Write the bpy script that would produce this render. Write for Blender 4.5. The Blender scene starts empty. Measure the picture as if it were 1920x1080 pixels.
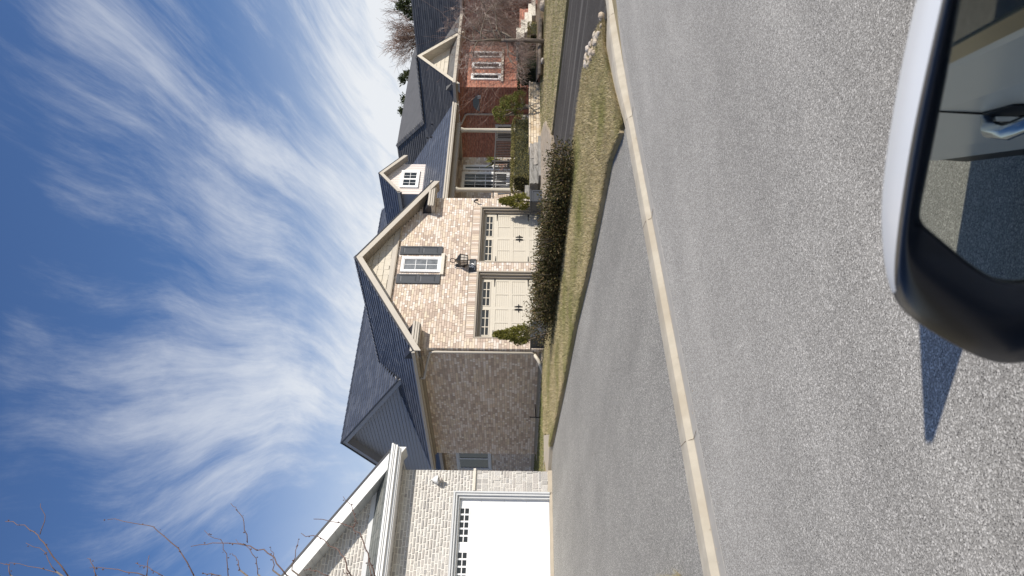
import bpy, math, random
import numpy as np
from mathutils import Vector, Matrix
random.seed(7); rng = np.random.default_rng(11)
SC = bpy.context.scene
COL = SC.collection
R_ = math.radians

# ------------------------------------------------------------------ camera
# the phone was held on its side: world "up" points to the left of the picture
FPX = 1432.19
YAW, PITCH, ROLL = R_(50.243), R_(0.4585), R_(0.7268)
cF = np.array([math.cos(YAW)*math.cos(PITCH), math.sin(YAW)*math.cos(PITCH), math.sin(PITCH)])
_r = np.array([math.sin(YAW), -math.cos(YAW), 0.0]); _u = np.cross(_r, cF)
cR = math.cos(ROLL)*_r + math.sin(ROLL)*_u
cU = -math.sin(ROLL)*_r + math.cos(ROLL)*_u
cam_d = bpy.data.cameras.new('camera'); cam = bpy.data.objects.new('camera', cam_d); COL.objects.link(cam)
m = Matrix.Identity(4)
for i in range(3):
    m[i][0] = -cU[i]; m[i][1] = cR[i]; m[i][2] = -cF[i]
cam.matrix_world = m
cam_d.sensor_width = 36.0; cam_d.lens = FPX/1920*36.0
cam_d.clip_start = 0.05; cam_d.clip_end = 3000
cam_d.dof.use_dof = True; cam_d.dof.focus_distance = 18.0; cam_d.dof.aperture_fstop = 9.5
SC.camera = cam

# ------------------------------------------------------------------ light
SUN = Vector((0.43, -1.0, 0.75)).normalized()
SUN_EL = math.asin(SUN.z); SUN_ROT = math.atan2(SUN.x, SUN.y)
w = bpy.data.worlds.new('World'); SC.world = w; w.use_nodes = True
nt = w.node_tree; N = nt.nodes; Lk = nt.links
for n in list(N): N.remove(n)
def nd(t, **k):
    n = N.new(t)
    for a, b in k.items(): setattr(n, a, b)
    return n
def mth(op, a, b=None, c=None, clamp=False):
    n = nd('ShaderNodeMath', operation=op, use_clamp=clamp)
    for i, v in enumerate((a, b, c)):
        if v is None: continue
        if isinstance(v, (int, float)): n.inputs[i].default_value = v
        else: Lk.new(v, n.inputs[i])
    return n.outputs[0]
sky = nd('ShaderNodeTexSky', sky_type='NISHITA', sun_disc=False, sun_elevation=SUN_EL, sun_rotation=SUN_ROT,
         altitude=200, air_density=1.0, dust_density=0.3, ozone_density=3.0)
tc = nd('ShaderNodeTexCoord'); sep = nd('ShaderNodeSeparateXYZ'); Lk.new(tc.outputs['Generated'], sep.inputs[0])
X, Y, Z = sep.outputs
# horizontal axes of the cloud deck: r across, f along the streaks
def lin(a, b): return mth('ADD', mth('MULTIPLY', X, a), mth('MULTIPLY', Y, b))
rr = lin(0.769, -0.640); ff = lin(0.640, 0.769)
zz = mth('ADD', mth('MAXIMUM', Z, 0.0), 0.10)
px = mth('DIVIDE', rr, zz); py = mth('DIVIDE', ff, zz)
def comb(a, b, c=0.0):
    n = nd('ShaderNodeCombineXYZ')
    for i, v in enumerate((a, b, c)):
        if isinstance(v, (int, float)): n.inputs[i].default_value = v
        else: Lk.new(v, n.inputs[i])
    return n.outputs[0]
def noise(vec, scale, detail=4, rough=0.55, dist=0.0, col=False):
    n = nd('ShaderNodeTexNoise'); n.inputs['Scale'].default_value = scale; n.inputs['Detail'].default_value = detail
    n.inputs['Roughness'].default_value = rough; n.inputs['Distortion'].default_value = dist
    Lk.new(vec, n.inputs['Vector']); return n.outputs['Color' if col else 'Fac']
def remap(v, a, b, c=0.0, d=1.0, smooth=True):
    n = nd('ShaderNodeMapRange', interpolation_type='SMOOTHSTEP' if smooth else 'LINEAR'); n.clamp = True
    Lk.new(v, n.inputs[0])
    for i, k in enumerate((a, b, c, d)): n.inputs[i+1].default_value = k
    return n.outputs[0]
wv = noise(comb(px, py, 3.1), 0.7, 2, 0.45, 0.0, True)
ws = nd('ShaderNodeSeparateColor'); Lk.new(wv, ws.inputs[0])
wx = mth('MULTIPLY', mth('SUBTRACT', ws.outputs[0], 0.5), 0.42)
wy = mth('MULTIPLY', mth('SUBTRACT', ws.outputs[1], 0.5), 0.9)
sx = mth('ADD', mth('ADD', px, mth('MULTIPLY', py, 0.16)), wx); sy = mth('ADD', py, wy)
streak = noise(comb(mth('MULTIPLY', sx, 4.6), mth('MULTIPLY', sy, 0.50), 0.7), 1.0, 10, 0.62, 0.0)
fine = noise(comb(mth('MULTIPLY', sx, 15.0), mth('MULTIPLY', sy, 1.7), 2.2), 1.0, 8, 0.7, 0.15)
wisp = noise(comb(mth('MULTIPLY', sx, 2.2), mth('MULTIPLY', sy, 0.8), 5.3), 1.0, 8, 0.62, 0.5)
big = noise(comb(px, py, 9.0), 0.9, 3, 0.5)
def blob(cx, cy, rx, ry):
    a = mth('DIVIDE', mth('SUBTRACT', sx, cx), rx); b = mth('DIVIDE', mth('SUBTRACT', sy, cy), ry)
    d = mth('ADD', mth('MULTIPLY', a, a), mth('MULTIPLY', b, b))
    return remap(d, 0.0, 1.0, 1.0, 0.0)
cover = mth('MULTIPLY', big, 0.46)
for (cx, cy, rx, ry, s) in ((0.0, 2.15, 0.34, 0.8, 0.19), (-0.12, 2.5, 0.25, 0.7, 0.12), (0.75, 1.9, 0.55, 1.1, 0.17), (0.45, 2.8, 0.7, 1.1, 0.16),
                            (1.3, 4.2, 1.8, 2.0, 0.44), (0.2, 1.15, 0.7, 0.22, -0.10)):
    cover = mth('ADD', cover, mth('MULTIPLY', blob(cx, cy, rx, ry), s))
tex = mth('ADD', mth('ADD', mth('MULTIPLY', streak, 0.80), mth('MULTIPLY', wisp, 0.48)), mth('MULTIPLY', fine, 0.55))
dens = remap(mth('ADD', tex, cover), 1.12, 1.72)
hz = remap(Z, 0.03, 0.40, 0.98, 0.0)
dens = mth('ADD', mth('MULTIPLY', dens, 0.68), mth('MULTIPLY', hz, mth('ADD', mth('MULTIPLY', wisp, 0.7), 0.38)))
dens = mth('MULTIPLY', dens, 1.0, clamp=True)
hsv = nd('ShaderNodeHueSaturation'); hsv.inputs['Saturation'].default_value = 1.15; hsv.inputs['Value'].default_value = 1.02; hsv.inputs['Hue'].default_value = 0.509
Lk.new(sky.outputs[0], hsv.inputs['Color'])
mx = nd('ShaderNodeMix', data_type='RGBA'); Lk.new(dens, mx.inputs[0]); Lk.new(hsv.outputs[0], mx.inputs[6])
mx.inputs[7].default_value = (7.0, 7.25, 7.6, 1)
bg = nd('ShaderNodeBackground'); bg.inputs[1].default_value = 0.105; Lk.new(mx.outputs[2], bg.inputs[0])
wo = nd('ShaderNodeOutputWorld'); Lk.new(bg.outputs[0], wo.inputs[0])

sd = bpy.data.lights.new('sun', 'SUN'); sd.energy = 4.5; sd.angle = R_(0.53); sd.color = (1.0, 0.93, 0.83)
so = bpy.data.objects.new('sun', sd); COL.objects.link(so); so.location = SUN*60
so.rotation_euler = SUN.to_track_quat('Z', 'Y').to_euler()
SC.view_settings.view_transform = 'Standard'; SC.view_settings.look = 'None'
SC.view_settings.exposure = 0.17; SC.view_settings.gamma = 1.0; SC.view_settings.use_curve_mapping = False
SC.cycles.max_bounces = 6; SC.cycles.transparent_max_bounces = 6
SC.cycles.use_denoising = True

# ------------------------------------------------------------------ helpers
def ray(x, y):                       # direction through a point of the photograph (1920 x 1080)
    return cF + cR*((1080-y)-540)/FPX + cU*(960-x)/FPX
def atY(x, y, Yv): d = ray(x, y); return d*(Yv/d[1])
def atX(x, y, Xv): d = ray(x, y); return d*(Xv/d[0])
def atD(x, y, D): d = ray(x, y); return d*D
SL = (-.82+1.38)/(18.46-6.2)
def tz(Yv): return -1.38+SL*(min(max(Yv, 6.2), 18.46)-6.2)

class MB:
    def __init__(s): s.v = []; s.f = []; s.mi = []; s.cur = 0
    def add(s, vs, fs):
        o = len(s.v); s.v += [tuple(map(float, p)) for p in vs]
        for f in fs: s.f.append(tuple(i+o for i in f)); s.mi.append(s.cur)
        return s
    def box(s, x0, x1, y0, y1, z0, z1):
        return s.add([(x0,y0,z0),(x1,y0,z0),(x1,y1,z0),(x0,y1,z0),(x0,y0,z1),(x1,y0,z1),(x1,y1,z1),(x0,y1,z1)],
                     [(0,3,2,1),(4,5,6,7),(0,1,5,4),(1,2,6,5),(2,3,7,6),(3,0,4,7)])
    def hexa(s, p):                 # 8 free corners, box order
        return s.add(p, [(0,3,2,1),(4,5,6,7),(0,1,5,4),(1,2,6,5),(2,3,7,6),(3,0,4,7)])
    def quad(s, a, b, c, d): return s.add([a,b,c,d], [(0,1,2,3)])
    def poly(s, pts): return s.add(pts, [tuple(range(len(pts)))])
    def prism(s, pts, d):           # polygon pts swept along vector d
        n = len(pts); d = np.array(d, float); q = [np.array(p, float)+d for p in pts]
        fs = [tuple(range(n))[::-1], tuple(range(n, 2*n))]+[(i, (i+1)%n, n+(i+1)%n, n+i) for i in range(n)]
        return s.add(list(pts)+q, fs)
    def tube(s, path, rad, sides=6, cap=True):
        path = [Vector(p) for p in path]; n = len(path)
        if not hasattr(rad, '__len__'): rad = [rad]*n
        vs = []
        ref = None
        for i in range(n):
            t = (path[min(i+1, n-1)]-path[max(i-1, 0)])
            if t.length < 1e-9: t = Vector((0,0,1))
            t.normalize()
            if ref is None:
                ref = t.orthogonal().normalized()
            else:
                ref = (ref-t*ref.dot(t))
                ref = ref.normalized() if ref.length > 1e-6 else t.orthogonal().normalized()
            b = t.cross(ref)
            for k in range(sides):
                a = 2*math.pi*k/sides
                vs.append(path[i]+(ref*math.cos(a)+b*math.sin(a))*rad[i])
        fs = [(i*sides+k, i*sides+(k+1)%sides, (i+1)*sides+(k+1)%sides, (i+1)*sides+k) for i in range(n-1) for k in range(sides)]
        if cap: fs += [tuple(range(sides))[::-1], tuple(range((n-1)*sides, n*sides))]
        return s.add(vs, fs)
    def lathe(s, c, prof, sides=16):  # prof: (radius, z)
        vs = []; n = len(prof)
        for r, z in prof:
            for k in range(sides):
                a = 2*math.pi*k/sides; vs.append((c[0]+r*math.cos(a), c[1]+r*math.sin(a), c[2]+z))
        fs = [(i*sides+k, i*sides+(k+1)%sides, (i+1)*sides+(k+1)%sides, (i+1)*sides+k) for i in range(n-1) for k in range(sides)]
        fs += [tuple(range(sides))[::-1], tuple(range((n-1)*sides, n*sides))]
        return s.add(vs, fs)
    def mesh(s, name, mats):
        me = bpy.data.meshes.new(name); me.from_pydata(s.v, [], s.f)
        for mt in (mats if isinstance(mats, (list, tuple)) else [mats]): me.materials.append(mt)
        if max(s.mi, default=0) > 0: me.polygons.foreach_set('material_index', s.mi)
        me.update(); return me
    def build(s, name, mats, parent=None, smooth=False, bevel=0.0, **kw):
        return link(name, s.mesh(name, mats), parent, smooth, bevel, **kw)
def wpos(o):
    p = Vector((0,0,0))
    while o is not None: p = p+o.location; o = o.parent
    return p
def link(name, me, parent=None, smooth=False, bevel=0.0, **kw):
    o = bpy.data.objects.new(name, me); COL.objects.link(o)
    if parent is not None: o.parent = parent; o.location = -wpos(parent)
    if smooth: me.polygons.foreach_set('use_smooth', [True]*len(me.polygons))
    if bevel:
        b = o.modifiers.new('bevel', 'BEVEL'); b.width = bevel; b.segments = 2; b.limit_method = 'ANGLE'; b.angle_limit = R_(40)
    for k, v in kw.items(): o[k] = v
    return o
def thing(name, label, cat, loc, group=None):
    o = bpy.data.objects.new(name, None); COL.objects.link(o); o.location = loc; o.empty_display_size = 0.2
    o['label'] = label; o['category'] = cat
    if group: o['group'] = group
    return o
def npmesh(name, verts, faces, mats):   # fast: verts (n,3), faces (m,k) numpy
    me = bpy.data.meshes.new(name); k = faces.shape[1]
    me.vertices.add(len(verts)); me.vertices.foreach_set('co', np.ascontiguousarray(verts, dtype=np.float32).ravel())
    me.loops.add(faces.size); me.loops.foreach_set('vertex_index', np.ascontiguousarray(faces, dtype=np.int32).ravel())
    me.polygons.add(len(faces)); me.polygons.foreach_set('loop_start', np.arange(0, faces.size, k, dtype=np.int32))
    for mt in (mats if isinstance(mats, (list, tuple)) else [mats]): me.materials.append(mt)
    me.update(calc_edges=True); me.validate(); return me

# ------------------------------------------------------------------ materials
def mat(name, col, rough=0.8, var=0.0, vscale=3.0, bump=0.0, bscale=60.0, metal=0.0, spec=0.5, ramp=None, rand='island', tint=None, stretch=None):
    """col: base colour; ramp: list of colours chosen per piece; var: brightness variation by noise."""
    mt = bpy.data.materials.new(name); mt.use_nodes = True
    t = mt.node_tree; b = t.nodes['Principled BSDF']; L = t.links
    b.inputs['Roughness'].default_value = rough; b.inputs['Metallic'].default_value = metal
    b.inputs['Specular IOR Level'].default_value = spec
    b.inputs['Base Color'].default_value = (*col, 1)
    out = None
    if ramp:
        r = t.nodes.new('ShaderNodeValToRGB'); r.color_ramp.interpolation = 'CONSTANT'
        els = r.color_ramp.elements
        while len(els) > 1: els.remove(els[-1])
        for i, c in enumerate(ramp):
            e = els[0] if i == 0 else els.new(i/len(ramp))
            e.position = i/len(ramp); e.color = (*c, 1)
        if rand == 'object':
            g = t.nodes.new('ShaderNodeObjectInfo'); L.new(g.outputs['Random'], r.inputs[0])
        else:
            g = t.nodes.new('ShaderNodeNewGeometry'); L.new(g.outputs['Random Per Island'], r.inputs[0])
        out = r.outputs[0]
    if var or bump or tint:
        tcn = t.nodes.new('ShaderNodeTexCoord'); vec = tcn.outputs['Object']
        if rand == 'object' or stretch:
            gp = t.nodes.new('ShaderNodeNewGeometry'); vec = gp.outputs['Position']
        if stretch:
            mp = t.nodes.new('ShaderNodeMapping'); mp.inputs['Scale'].default_value = stretch; L.new(vec, mp.inputs[0]); vec = mp.outputs[0]
    if var:
        n = t.nodes.new('ShaderNodeTexNoise'); n.inputs['Scale'].default_value = vscale; n.inputs['Detail'].default_value = 6
        n.inputs['Roughness'].default_value = 0.65; L.new(vec, n.inputs['Vector'])
        mr = t.nodes.new('ShaderNodeMapRange'); mr.inputs[1].default_value = 0.25; mr.inputs[2].default_value = 0.75
        mr.inputs[3].default_value = 1-var; mr.inputs[4].default_value = 1+var; L.new(n.outputs['Fac'], mr.inputs[0])
        h = t.nodes.new('ShaderNodeHueSaturation'); L.new(mr.outputs[0], h.inputs['Value'])
        if out: L.new(out, h.inputs['Color'])
        else: h.inputs['Color'].default_value = (*col, 1)
        out = h.outputs[0]
    if tint:                             # (colour, scale, lo, hi): a second colour in patches
        n = t.nodes.new('ShaderNodeTexNoise'); n.inputs['Scale'].default_value = tint[1]; n.inputs['Detail'].default_value = 5
        L.new(vec, n.inputs['Vector'])
        mr = t.nodes.new('ShaderNodeMapRange'); mr.inputs[1].default_value = tint[2]; mr.inputs[2].default_value = tint[3]; L.new(n.outputs['Fac'], mr.inputs[0])
        mxx = t.nodes.new('ShaderNodeMix'); mxx.data_type = 'RGBA'; L.new(mr.outputs[0], mxx.inputs[0])
        if out: L.new(out, mxx.inputs[6])
        else: mxx.inputs[6].default_value = (*col, 1)
        mxx.inputs[7].default_value = (*tint[0], 1); out = mxx.outputs[2]
    if out: L.new(out, b.inputs['Base Color'])
    if bump:
        n = t.nodes.new('ShaderNodeTexNoise'); n.inputs['Scale'].default_value = bscale; n.inputs['Detail'].default_value = 4; L.new(vec, n.inputs['Vector'])
        bp = t.nodes.new('ShaderNodeBump'); bp.inputs['Strength'].default_value = bump; bp.inputs['Distance'].default_value = 0.02
        L.new(n.outputs['Fac'], bp.inputs['Height']); L.new(bp.outputs[0], b.inputs['Normal'])
    return mt
def asphalt(name, base, light, dark, cell, amount_l, amount_d, patch=0.10, rough=0.85, wear='x'):
    """aggregate: pale and dark stones in a binder"""
    mt = bpy.data.materials.new(name); mt.use_nodes = True; t = mt.node_tree; b = t.nodes['Principled BSDF']; L = t.links
    b.inputs['Roughness'].default_value = rough; b.inputs['Specular IOR Level'].default_value = 0.35
    g = t.nodes.new('ShaderNodeNewGeometry')
    def vor(scale, off):
        mp = t.nodes.new('ShaderNodeMapping'); mp.inputs['Location'].default_value = (off, off*.7, 0); L.new(g.outputs['Position'], mp.inputs[0])
        v = t.nodes.new('ShaderNodeTexVoronoi'); v.voronoi_dimensions = '2D'; v.inputs['Scale'].default_value = scale; L.new(mp.outputs[0], v.inputs['Vector'])
        s = t.nodes.new('ShaderNodeSeparateColor'); L.new(v.outputs['Color'], s.inputs[0]); return v, s
    def mapr(s, a, b_, c=0.0, d=1.0):
        m_ = t.nodes.new('ShaderNodeMapRange'); m_.inputs[1].default_value = a; m_.inputs[2].default_value = b_
        m_.inputs[3].default_value = c; m_.inputs[4].default_value = d; L.new(s, m_.inputs[0]); return m_.outputs[0]
    def mix(f, a, c):
        m_ = t.nodes.new('ShaderNodeMix'); m_.data_type = 'RGBA'; L.new(f, m_.inputs[0])
        if isinstance(a, tuple): m_.inputs[6].default_value = (*a, 1)
        else: L.new(a, m_.inputs[6])
        m_.inputs[7].default_value = (*c, 1); return m_.outputs[2]
    v1, s1 = vor(1/cell, 0.0); v2, s2 = vor(1.37/cell, 3.3); v3, s3 = vor(0.85/cell, 7.7)
    c = mix(mapr(s1.outputs[0], 1-amount_l*1.9, 1.0), base, light)
    c = mix(mapr(s2.outputs[1], 1-amount_d, 1-amount_d+.01, 0, .8), c, dark)
    c = mix(mapr(s3.outputs[2], 1-amount_l*.22, 1-amount_l*.22+.01, 0, .7), c, tuple(min(1, k*1.35) for k in light))
    nz = t.nodes.new('ShaderNodeTexNoise'); nz.inputs['Scale'].default_value = 0.55; nz.inputs['Detail'].default_value = 6; L.new(g.outputs['Position'], nz.inputs['Vector'])
    h = t.nodes.new('ShaderNodeHueSaturation'); L.new(mapr(nz.outputs['Fac'], .3, .7, 1-patch, 1+patch), h.inputs['Value']); L.new(c, h.inputs['Color'])
    mp2 = t.nodes.new('ShaderNodeMapping'); mp2.inputs['Scale'].default_value = (.16, 1.1, 1) if wear == 'x' else (1.0, .16, 1); mp2.inputs['Rotation'].default_value = (0,0,R_(-5) if wear == 'x' else 0); L.new(g.outputs['Position'], mp2.inputs[0])
    n2 = t.nodes.new('ShaderNodeTexNoise'); n2.inputs['Scale'].default_value = 1.1; n2.inputs['Detail'].default_value = 3; L.new(mp2.outputs[0], n2.inputs['Vector'])
    n3 = t.nodes.new('ShaderNodeTexNoise'); n3.inputs['Scale'].default_value = 4.5; n3.inputs['Detail'].default_value = 5; L.new(g.outputs['Position'], n3.inputs['Vector'])
    h2 = t.nodes.new('ShaderNodeHueSaturation'); L.new(mapr(n2.outputs['Fac'], .3, .7, .90, 1.09), h2.inputs['Value']); L.new(h.outputs[0], h2.inputs['Color'])
    h3 = t.nodes.new('ShaderNodeHueSaturation'); L.new(mapr(n3.outputs['Fac'], .25, .75, .94, 1.06), h3.inputs['Value']); L.new(h2.outputs[0], h3.inputs['Color'])
    L.new(h3.outputs[0], b.inputs['Base Color'])
    bp = t.nodes.new('ShaderNodeBump'); bp.inputs['Strength'].default_value = 0.45; bp.inputs['Distance'].default_value = cell*0.35
    L.new(v1.outputs['Distance'], bp.inputs['Height']); L.new(bp.outputs[0], b.inputs['Normal'])
    return mt, t, h, mapr, mix

M = {}
BR = [(.585,.485,.385),(.66,.555,.45),(.51,.41,.33),(.69,.59,.46),(.71,.625,.54),(.56,.445,.36),(.47,.375,.305),(.66,.54,.42),(.61,.50,.41),(.73,.645,.56)]
M['brick'] = mat('beige_brick', BR[0], .9, .10, 30, .25, 120, ramp=BR)
M['brick_one'] = mat('beige_brick_piece', BR[0], .9, .10, 30, .25, 120, ramp=BR, rand='object')
M['brick_header'] = mat('pale_brick_end', (.78,.71,.64), .9, .08, 30, .2, 120)
M['mortar'] = mat('brick_mortar', (.40,.34,.28), .95, .08, 8)
ST = [(.47,.45,.415),(.42,.40,.37),(.52,.495,.455),(.385,.37,.35),(.54,.52,.485),(.46,.43,.395)]
M['stone'] = mat('pale_stone', ST[0], .95, .14, 9, .9, 38, ramp=ST)
M['stone_one'] = mat('pale_stone_piece', ST[0], .95, .14, 9, .9, 38, ramp=ST, rand='object')
M['stone_mortar'] = mat('pale_mortar', (.72,.69,.63), .95, .06, 10)
M['red_one'] = None
SH = [(.078,.088,.112),(.066,.075,.097),(.094,.104,.128),(.071,.080,.103)]
M['shingle'] = mat('blue_grey_shingle', SH[0], .42, .10, 6, .15, 90, spec=.55, ramp=SH)
M['shingle_one'] = mat('blue_grey_shingle_piece', SH[0], .42, .10, 6, .15, 90, spec=.55, ramp=SH, rand='object')
M['deck'] = mat('roof_underlay', (.02,.024,.034), .6)
M['edge'] = mat('dark_drip_edge', (.02,.022,.03), .5)
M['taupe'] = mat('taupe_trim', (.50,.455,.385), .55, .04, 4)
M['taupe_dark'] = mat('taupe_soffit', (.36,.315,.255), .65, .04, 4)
M['cream'] = mat('cream_paint', (.60,.55,.455), .5, .03, 4)
M['shake'] = mat('cream_shake', (.62,.57,.47), .75, .05, 6, .2, 30, ramp=[(.62,.57,.47),(.66,.60,.50),(.58,.53,.44),(.63,.585,.49)])
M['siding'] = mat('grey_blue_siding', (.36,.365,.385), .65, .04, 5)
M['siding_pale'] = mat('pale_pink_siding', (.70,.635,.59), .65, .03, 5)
M['white'] = mat('white_paint', (.84,.84,.83), .4, .015, 3)
M['whitewall'] = mat('white_trim', (.80,.80,.79), .45, .03, 5)
M['greywhite'] = mat('grey_white_frame', (.56,.57,.57), .5, .05, 5)
M['shutter'] = mat('charcoal_shutter', (.055,.06,.068), .5, .06, 8)
M['black'] = mat('black_metal', (.012,.012,.014), .35)
M['planter'] = mat('charcoal_planter', (.045,.05,.06), .45, .06, 8)
M['glass'] = mat('window_glass', (.02,.024,.03), .06, spec=.32)
M['pane_dark'] = mat('dark_garage_pane', (.012,.014,.017), .10, spec=.6)
M['lampglass'] = mat('seeded_lamp_glass', (.55,.50,.44), .25)
M['concrete'] = mat('kerb_concrete', (.42,.38,.305), .9, .14, 5, .25, 150, tint=((.35,.30,.225), 1.6, .48, .75))
M['gutterc'] = mat('gutter_concrete', (.38,.36,.32), .9, .10, 6, .25, 150, tint=((.33,.31,.27), 2.2, .55, .8))
M['found'] = mat('foundation_concrete', (.33,.32,.30), .9, .10, 4, .25, 70)
M['slab'] = mat('tan_concrete', (.46,.40,.31), .9, .10, 4, .25, 80)
M['paver'] = mat('tan_paver', (.37,.305,.23), .9, .10, 14, .3, 90, rand='object', ramp=[(.37,.305,.23),(.33,.275,.21),(.40,.335,.255),(.34,.295,.235)])
M['paver_joint'] = mat('paver_joint', (.25,.20,.15), .95)
M['blockwall'] = mat('tan_wall_stone', (.60,.49,.33), .9, .12, 12, .6, 50, ramp=[(.60,.49,.34),(.68,.58,.44),(.62,.52,.40),(.55,.43,.29),(.66,.55,.40)], rand='object')
M['greystone'] = mat('rough_grey_step_stone', (.27,.25,.225), .95, .25, 6, 1.0, 22, ramp=[(.27,.25,.225),(.31,.285,.25),(.235,.225,.205)], rand='object')
M['palestone'] = mat('pale_step_stone', (.66,.61,.52), .9, .10, 6, .5, 30)
M['rock'] = mat('tan_fieldstone', (.48,.40,.31), .95, .22, 10, .8, 30, ramp=[(.50,.43,.34),(.58,.51,.43),(.44,.36,.27),(.55,.44,.32),(.40,.36,.32)], rand='object')
M['soil'] = mat('dry_soil', (.17,.125,.08), .95, .25, 6, .5, 40)
M['turf'] = mat('thin_turf_soil', (.30,.245,.15), .95, .25, 3, .6, 60, tint=((.21,.185,.085), .8, .42, .62))
GR = [(.56,.47,.29),(.47,.39,.23),(.62,.53,.35),(.40,.345,.18),(.32,.29,.13),(.36,.29,.17),(.50,.42,.25),(.53,.43,.26)]
M['grass'] = mat('dry_spring_grass', GR[0], .8, .22, 1.4, ramp=GR, spec=.15, tint=((.275,.265,.105), .75, .50, .68))
M['grass_green'] = mat('greener_grass', GR[4], .8, .15, .9, ramp=[(.20,.215,.075),(.15,.185,.06),(.25,.24,.095),(.32,.27,.13),(.12,.16,.05)], spec=.2)
def leafmat(name, cols, rough=.6, trans=.25):
    mt = mat(name, cols[0], rough, .12, 3, ramp=cols, spec=.2)
    return mt
M['leaf_bush'] = leafmat('dark_evergreen_leaf', [(.066,.066,.022),(.090,.082,.028),(.048,.050,.018),(.135,.098,.044),(.18,.125,.064),(.078,.074,.026),(.115,.085,.036)], .6)
M['leaf_cedar'] = leafmat('cedar_green', [(.20,.20,.042),(.26,.245,.055),(.13,.135,.028),(.33,.30,.085)])
M['leaf_box'] = leafmat('boxwood_green', [(.19,.175,.060),(.24,.21,.078),(.13,.125,.042),(.32,.265,.115),(.21,.19,.062)])
M['leaf_dark'] = leafmat('yew_dark_green', [(.030,.045,.016),(.045,.060,.018),(.022,.036,.014)])
M['leaf_pom'] = leafmat('cypress_green', [(.21,.215,.05),(.15,.16,.038),(.27,.26,.075),(.10,.115,.03)])
M['leaf_far'] = leafmat('far_conifer_green', [(.055,.070,.028),(.075,.085,.034),(.040,.055,.022)])
M['bark'] = mat('grey_brown_bark', (.19,.155,.125), .9, .25, 12, .6, 60, stretch=(1,1,.2))
M['twig'] = mat('pale_twig', (.30,.235,.195), .8, .25, 4, ramp=[(.36,.28,.24),(.25,.175,.15),(.46,.39,.34),(.31,.20,.165)])
M['twig_red'] = mat('reddish_twig', (.15,.09,.07), .7, .25, 5)
M['twig_far'] = mat('far_twig', (.25,.17,.135), .85, .2, .5)
M['litter'] = mat('dry_leaf', (.42,.30,.17), .8, ramp=[(.42,.30,.17),(.52,.40,.25),(.30,.20,.11),(.56,.47,.34)])

# ------------------------------------------------------------------ laying pieces
def slicer(poly, holes=()):
    """spans of u inside a polygon at height v, less rectangular holes (u0,u1,v0,v1)"""
    n = len(poly)
    def f(v):
        xs = []
        for i in range(n):
            (a, b), (c, d) = poly[i], poly[(i+1) % n]
            if (b <= v) != (d <= v): xs.append(a+(v-b)*(c-a)/(d-b))
        xs.sort(); sp = [(xs[i], xs[i+1]) for i in range(0, len(xs)-1, 2)]
        for (h0, h1, g0, g1) in holes:
            if g0 < v < g1:
                ns = []
                for (a, b) in sp:
                    if b <= h0 or a >= h1: ns.append((a, b)); continue
                    if a < h0: ns.append((a, h0))
                    if b > h1: ns.append((h1, b))
                sp = ns
        return sp
    return f
def frame3(x, y, z):
    mm = Matrix.Identity(3)
    for i in range(3): mm[i][0] = x[i]; mm[i][1] = y[i]; mm[i][2] = z[i]
    return mm.to_euler()
def lay_bricks(parent, name, one, stuff, origin, u, nrm, ch, v0, v1, spans, lens, nsingle=0, gap=.010, depth=.04, proud=.005, unit=None, header=None, pad=0.0, rough=0.0):
    u = Vector(u); nrm = Vector(nrm); z = Vector((0,0,1)); inn = -nrm; origin = Vector(origin)
    rects = []; v = v0
    while v < v1-1e-6:
        h = min(ch, v1-v)
        for (a, b) in spans(v+h/2):
            x = a; first = True
            while x < b-1e-4:
                L = random.choice(lens)
                if first: L *= random.choice((.5, 1.0, .75)); first = False
                if x+L > b-.05: L = b-x
                rects.append((x, min(x+L, b), v, v+h)); x += L
        v += h
    cp = Vector((0,0,0))
    rects.sort(key=lambda r: (origin+u*((r[0]+r[1])/2)+z*r[2]-cp).length)
    mb = MB(); hb = MB(); rot = frame3(u, inn, z); base = wpos(parent)
    if unit is None and nsingle:
        unit = MB().box(0,1,0,1,0,1).mesh(name, one)
    for i, (a, b, c, d) in enumerate(rects):
        g = gap/2; p = random.random()*proud
        P = origin+u*(a+g)+z*(c+g)+nrm*p
        L, H = b-a-gap, d-c-gap
        if L < .012 or H < .012: continue
        ishead = header is not None and L < .13 and random.random() < .7
        if i < nsingle:
            o = bpy.data.objects.new(name, unit); COL.objects.link(o); o.parent = parent
            o.location = P-base; o.rotation_euler = rot; o.scale = (L, depth, H)
        else:
            t = hb if ishead else mb
            Q = [P, P+u*L, P+u*L+inn*depth, P+inn*depth]; Q += [q+z*H for q in Q]
            if rough:
                e = min(rough, L*.2, H*.25)
                F = [P+u*e+z*e+nrm*rough*.6, P+u*(L-e)+z*e+nrm*rough*.6, P+u*(L-e)+z*(H-e)+nrm*rough*.6, P+u*e+z*(H-e)+nrm*rough*.6]
                t.add(Q+F, [(8,9,10,11),(0,1,9,8),(1,5,10,9),(5,4,11,10),(4,0,8,11),(1,2,6,5),(3,0,4,7),(4,5,6,7),(0,3,2,1)])
            else:
                t.add(Q, [(0,1,5,4),(1,2,6,5),(3,0,4,7),(4,5,6,7),(0,3,2,1)])
    if mb.v: mb.build(name, stuff, parent, kind='stuff')
    if hb.v: hb.build(name, header, parent, kind='stuff')
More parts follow.
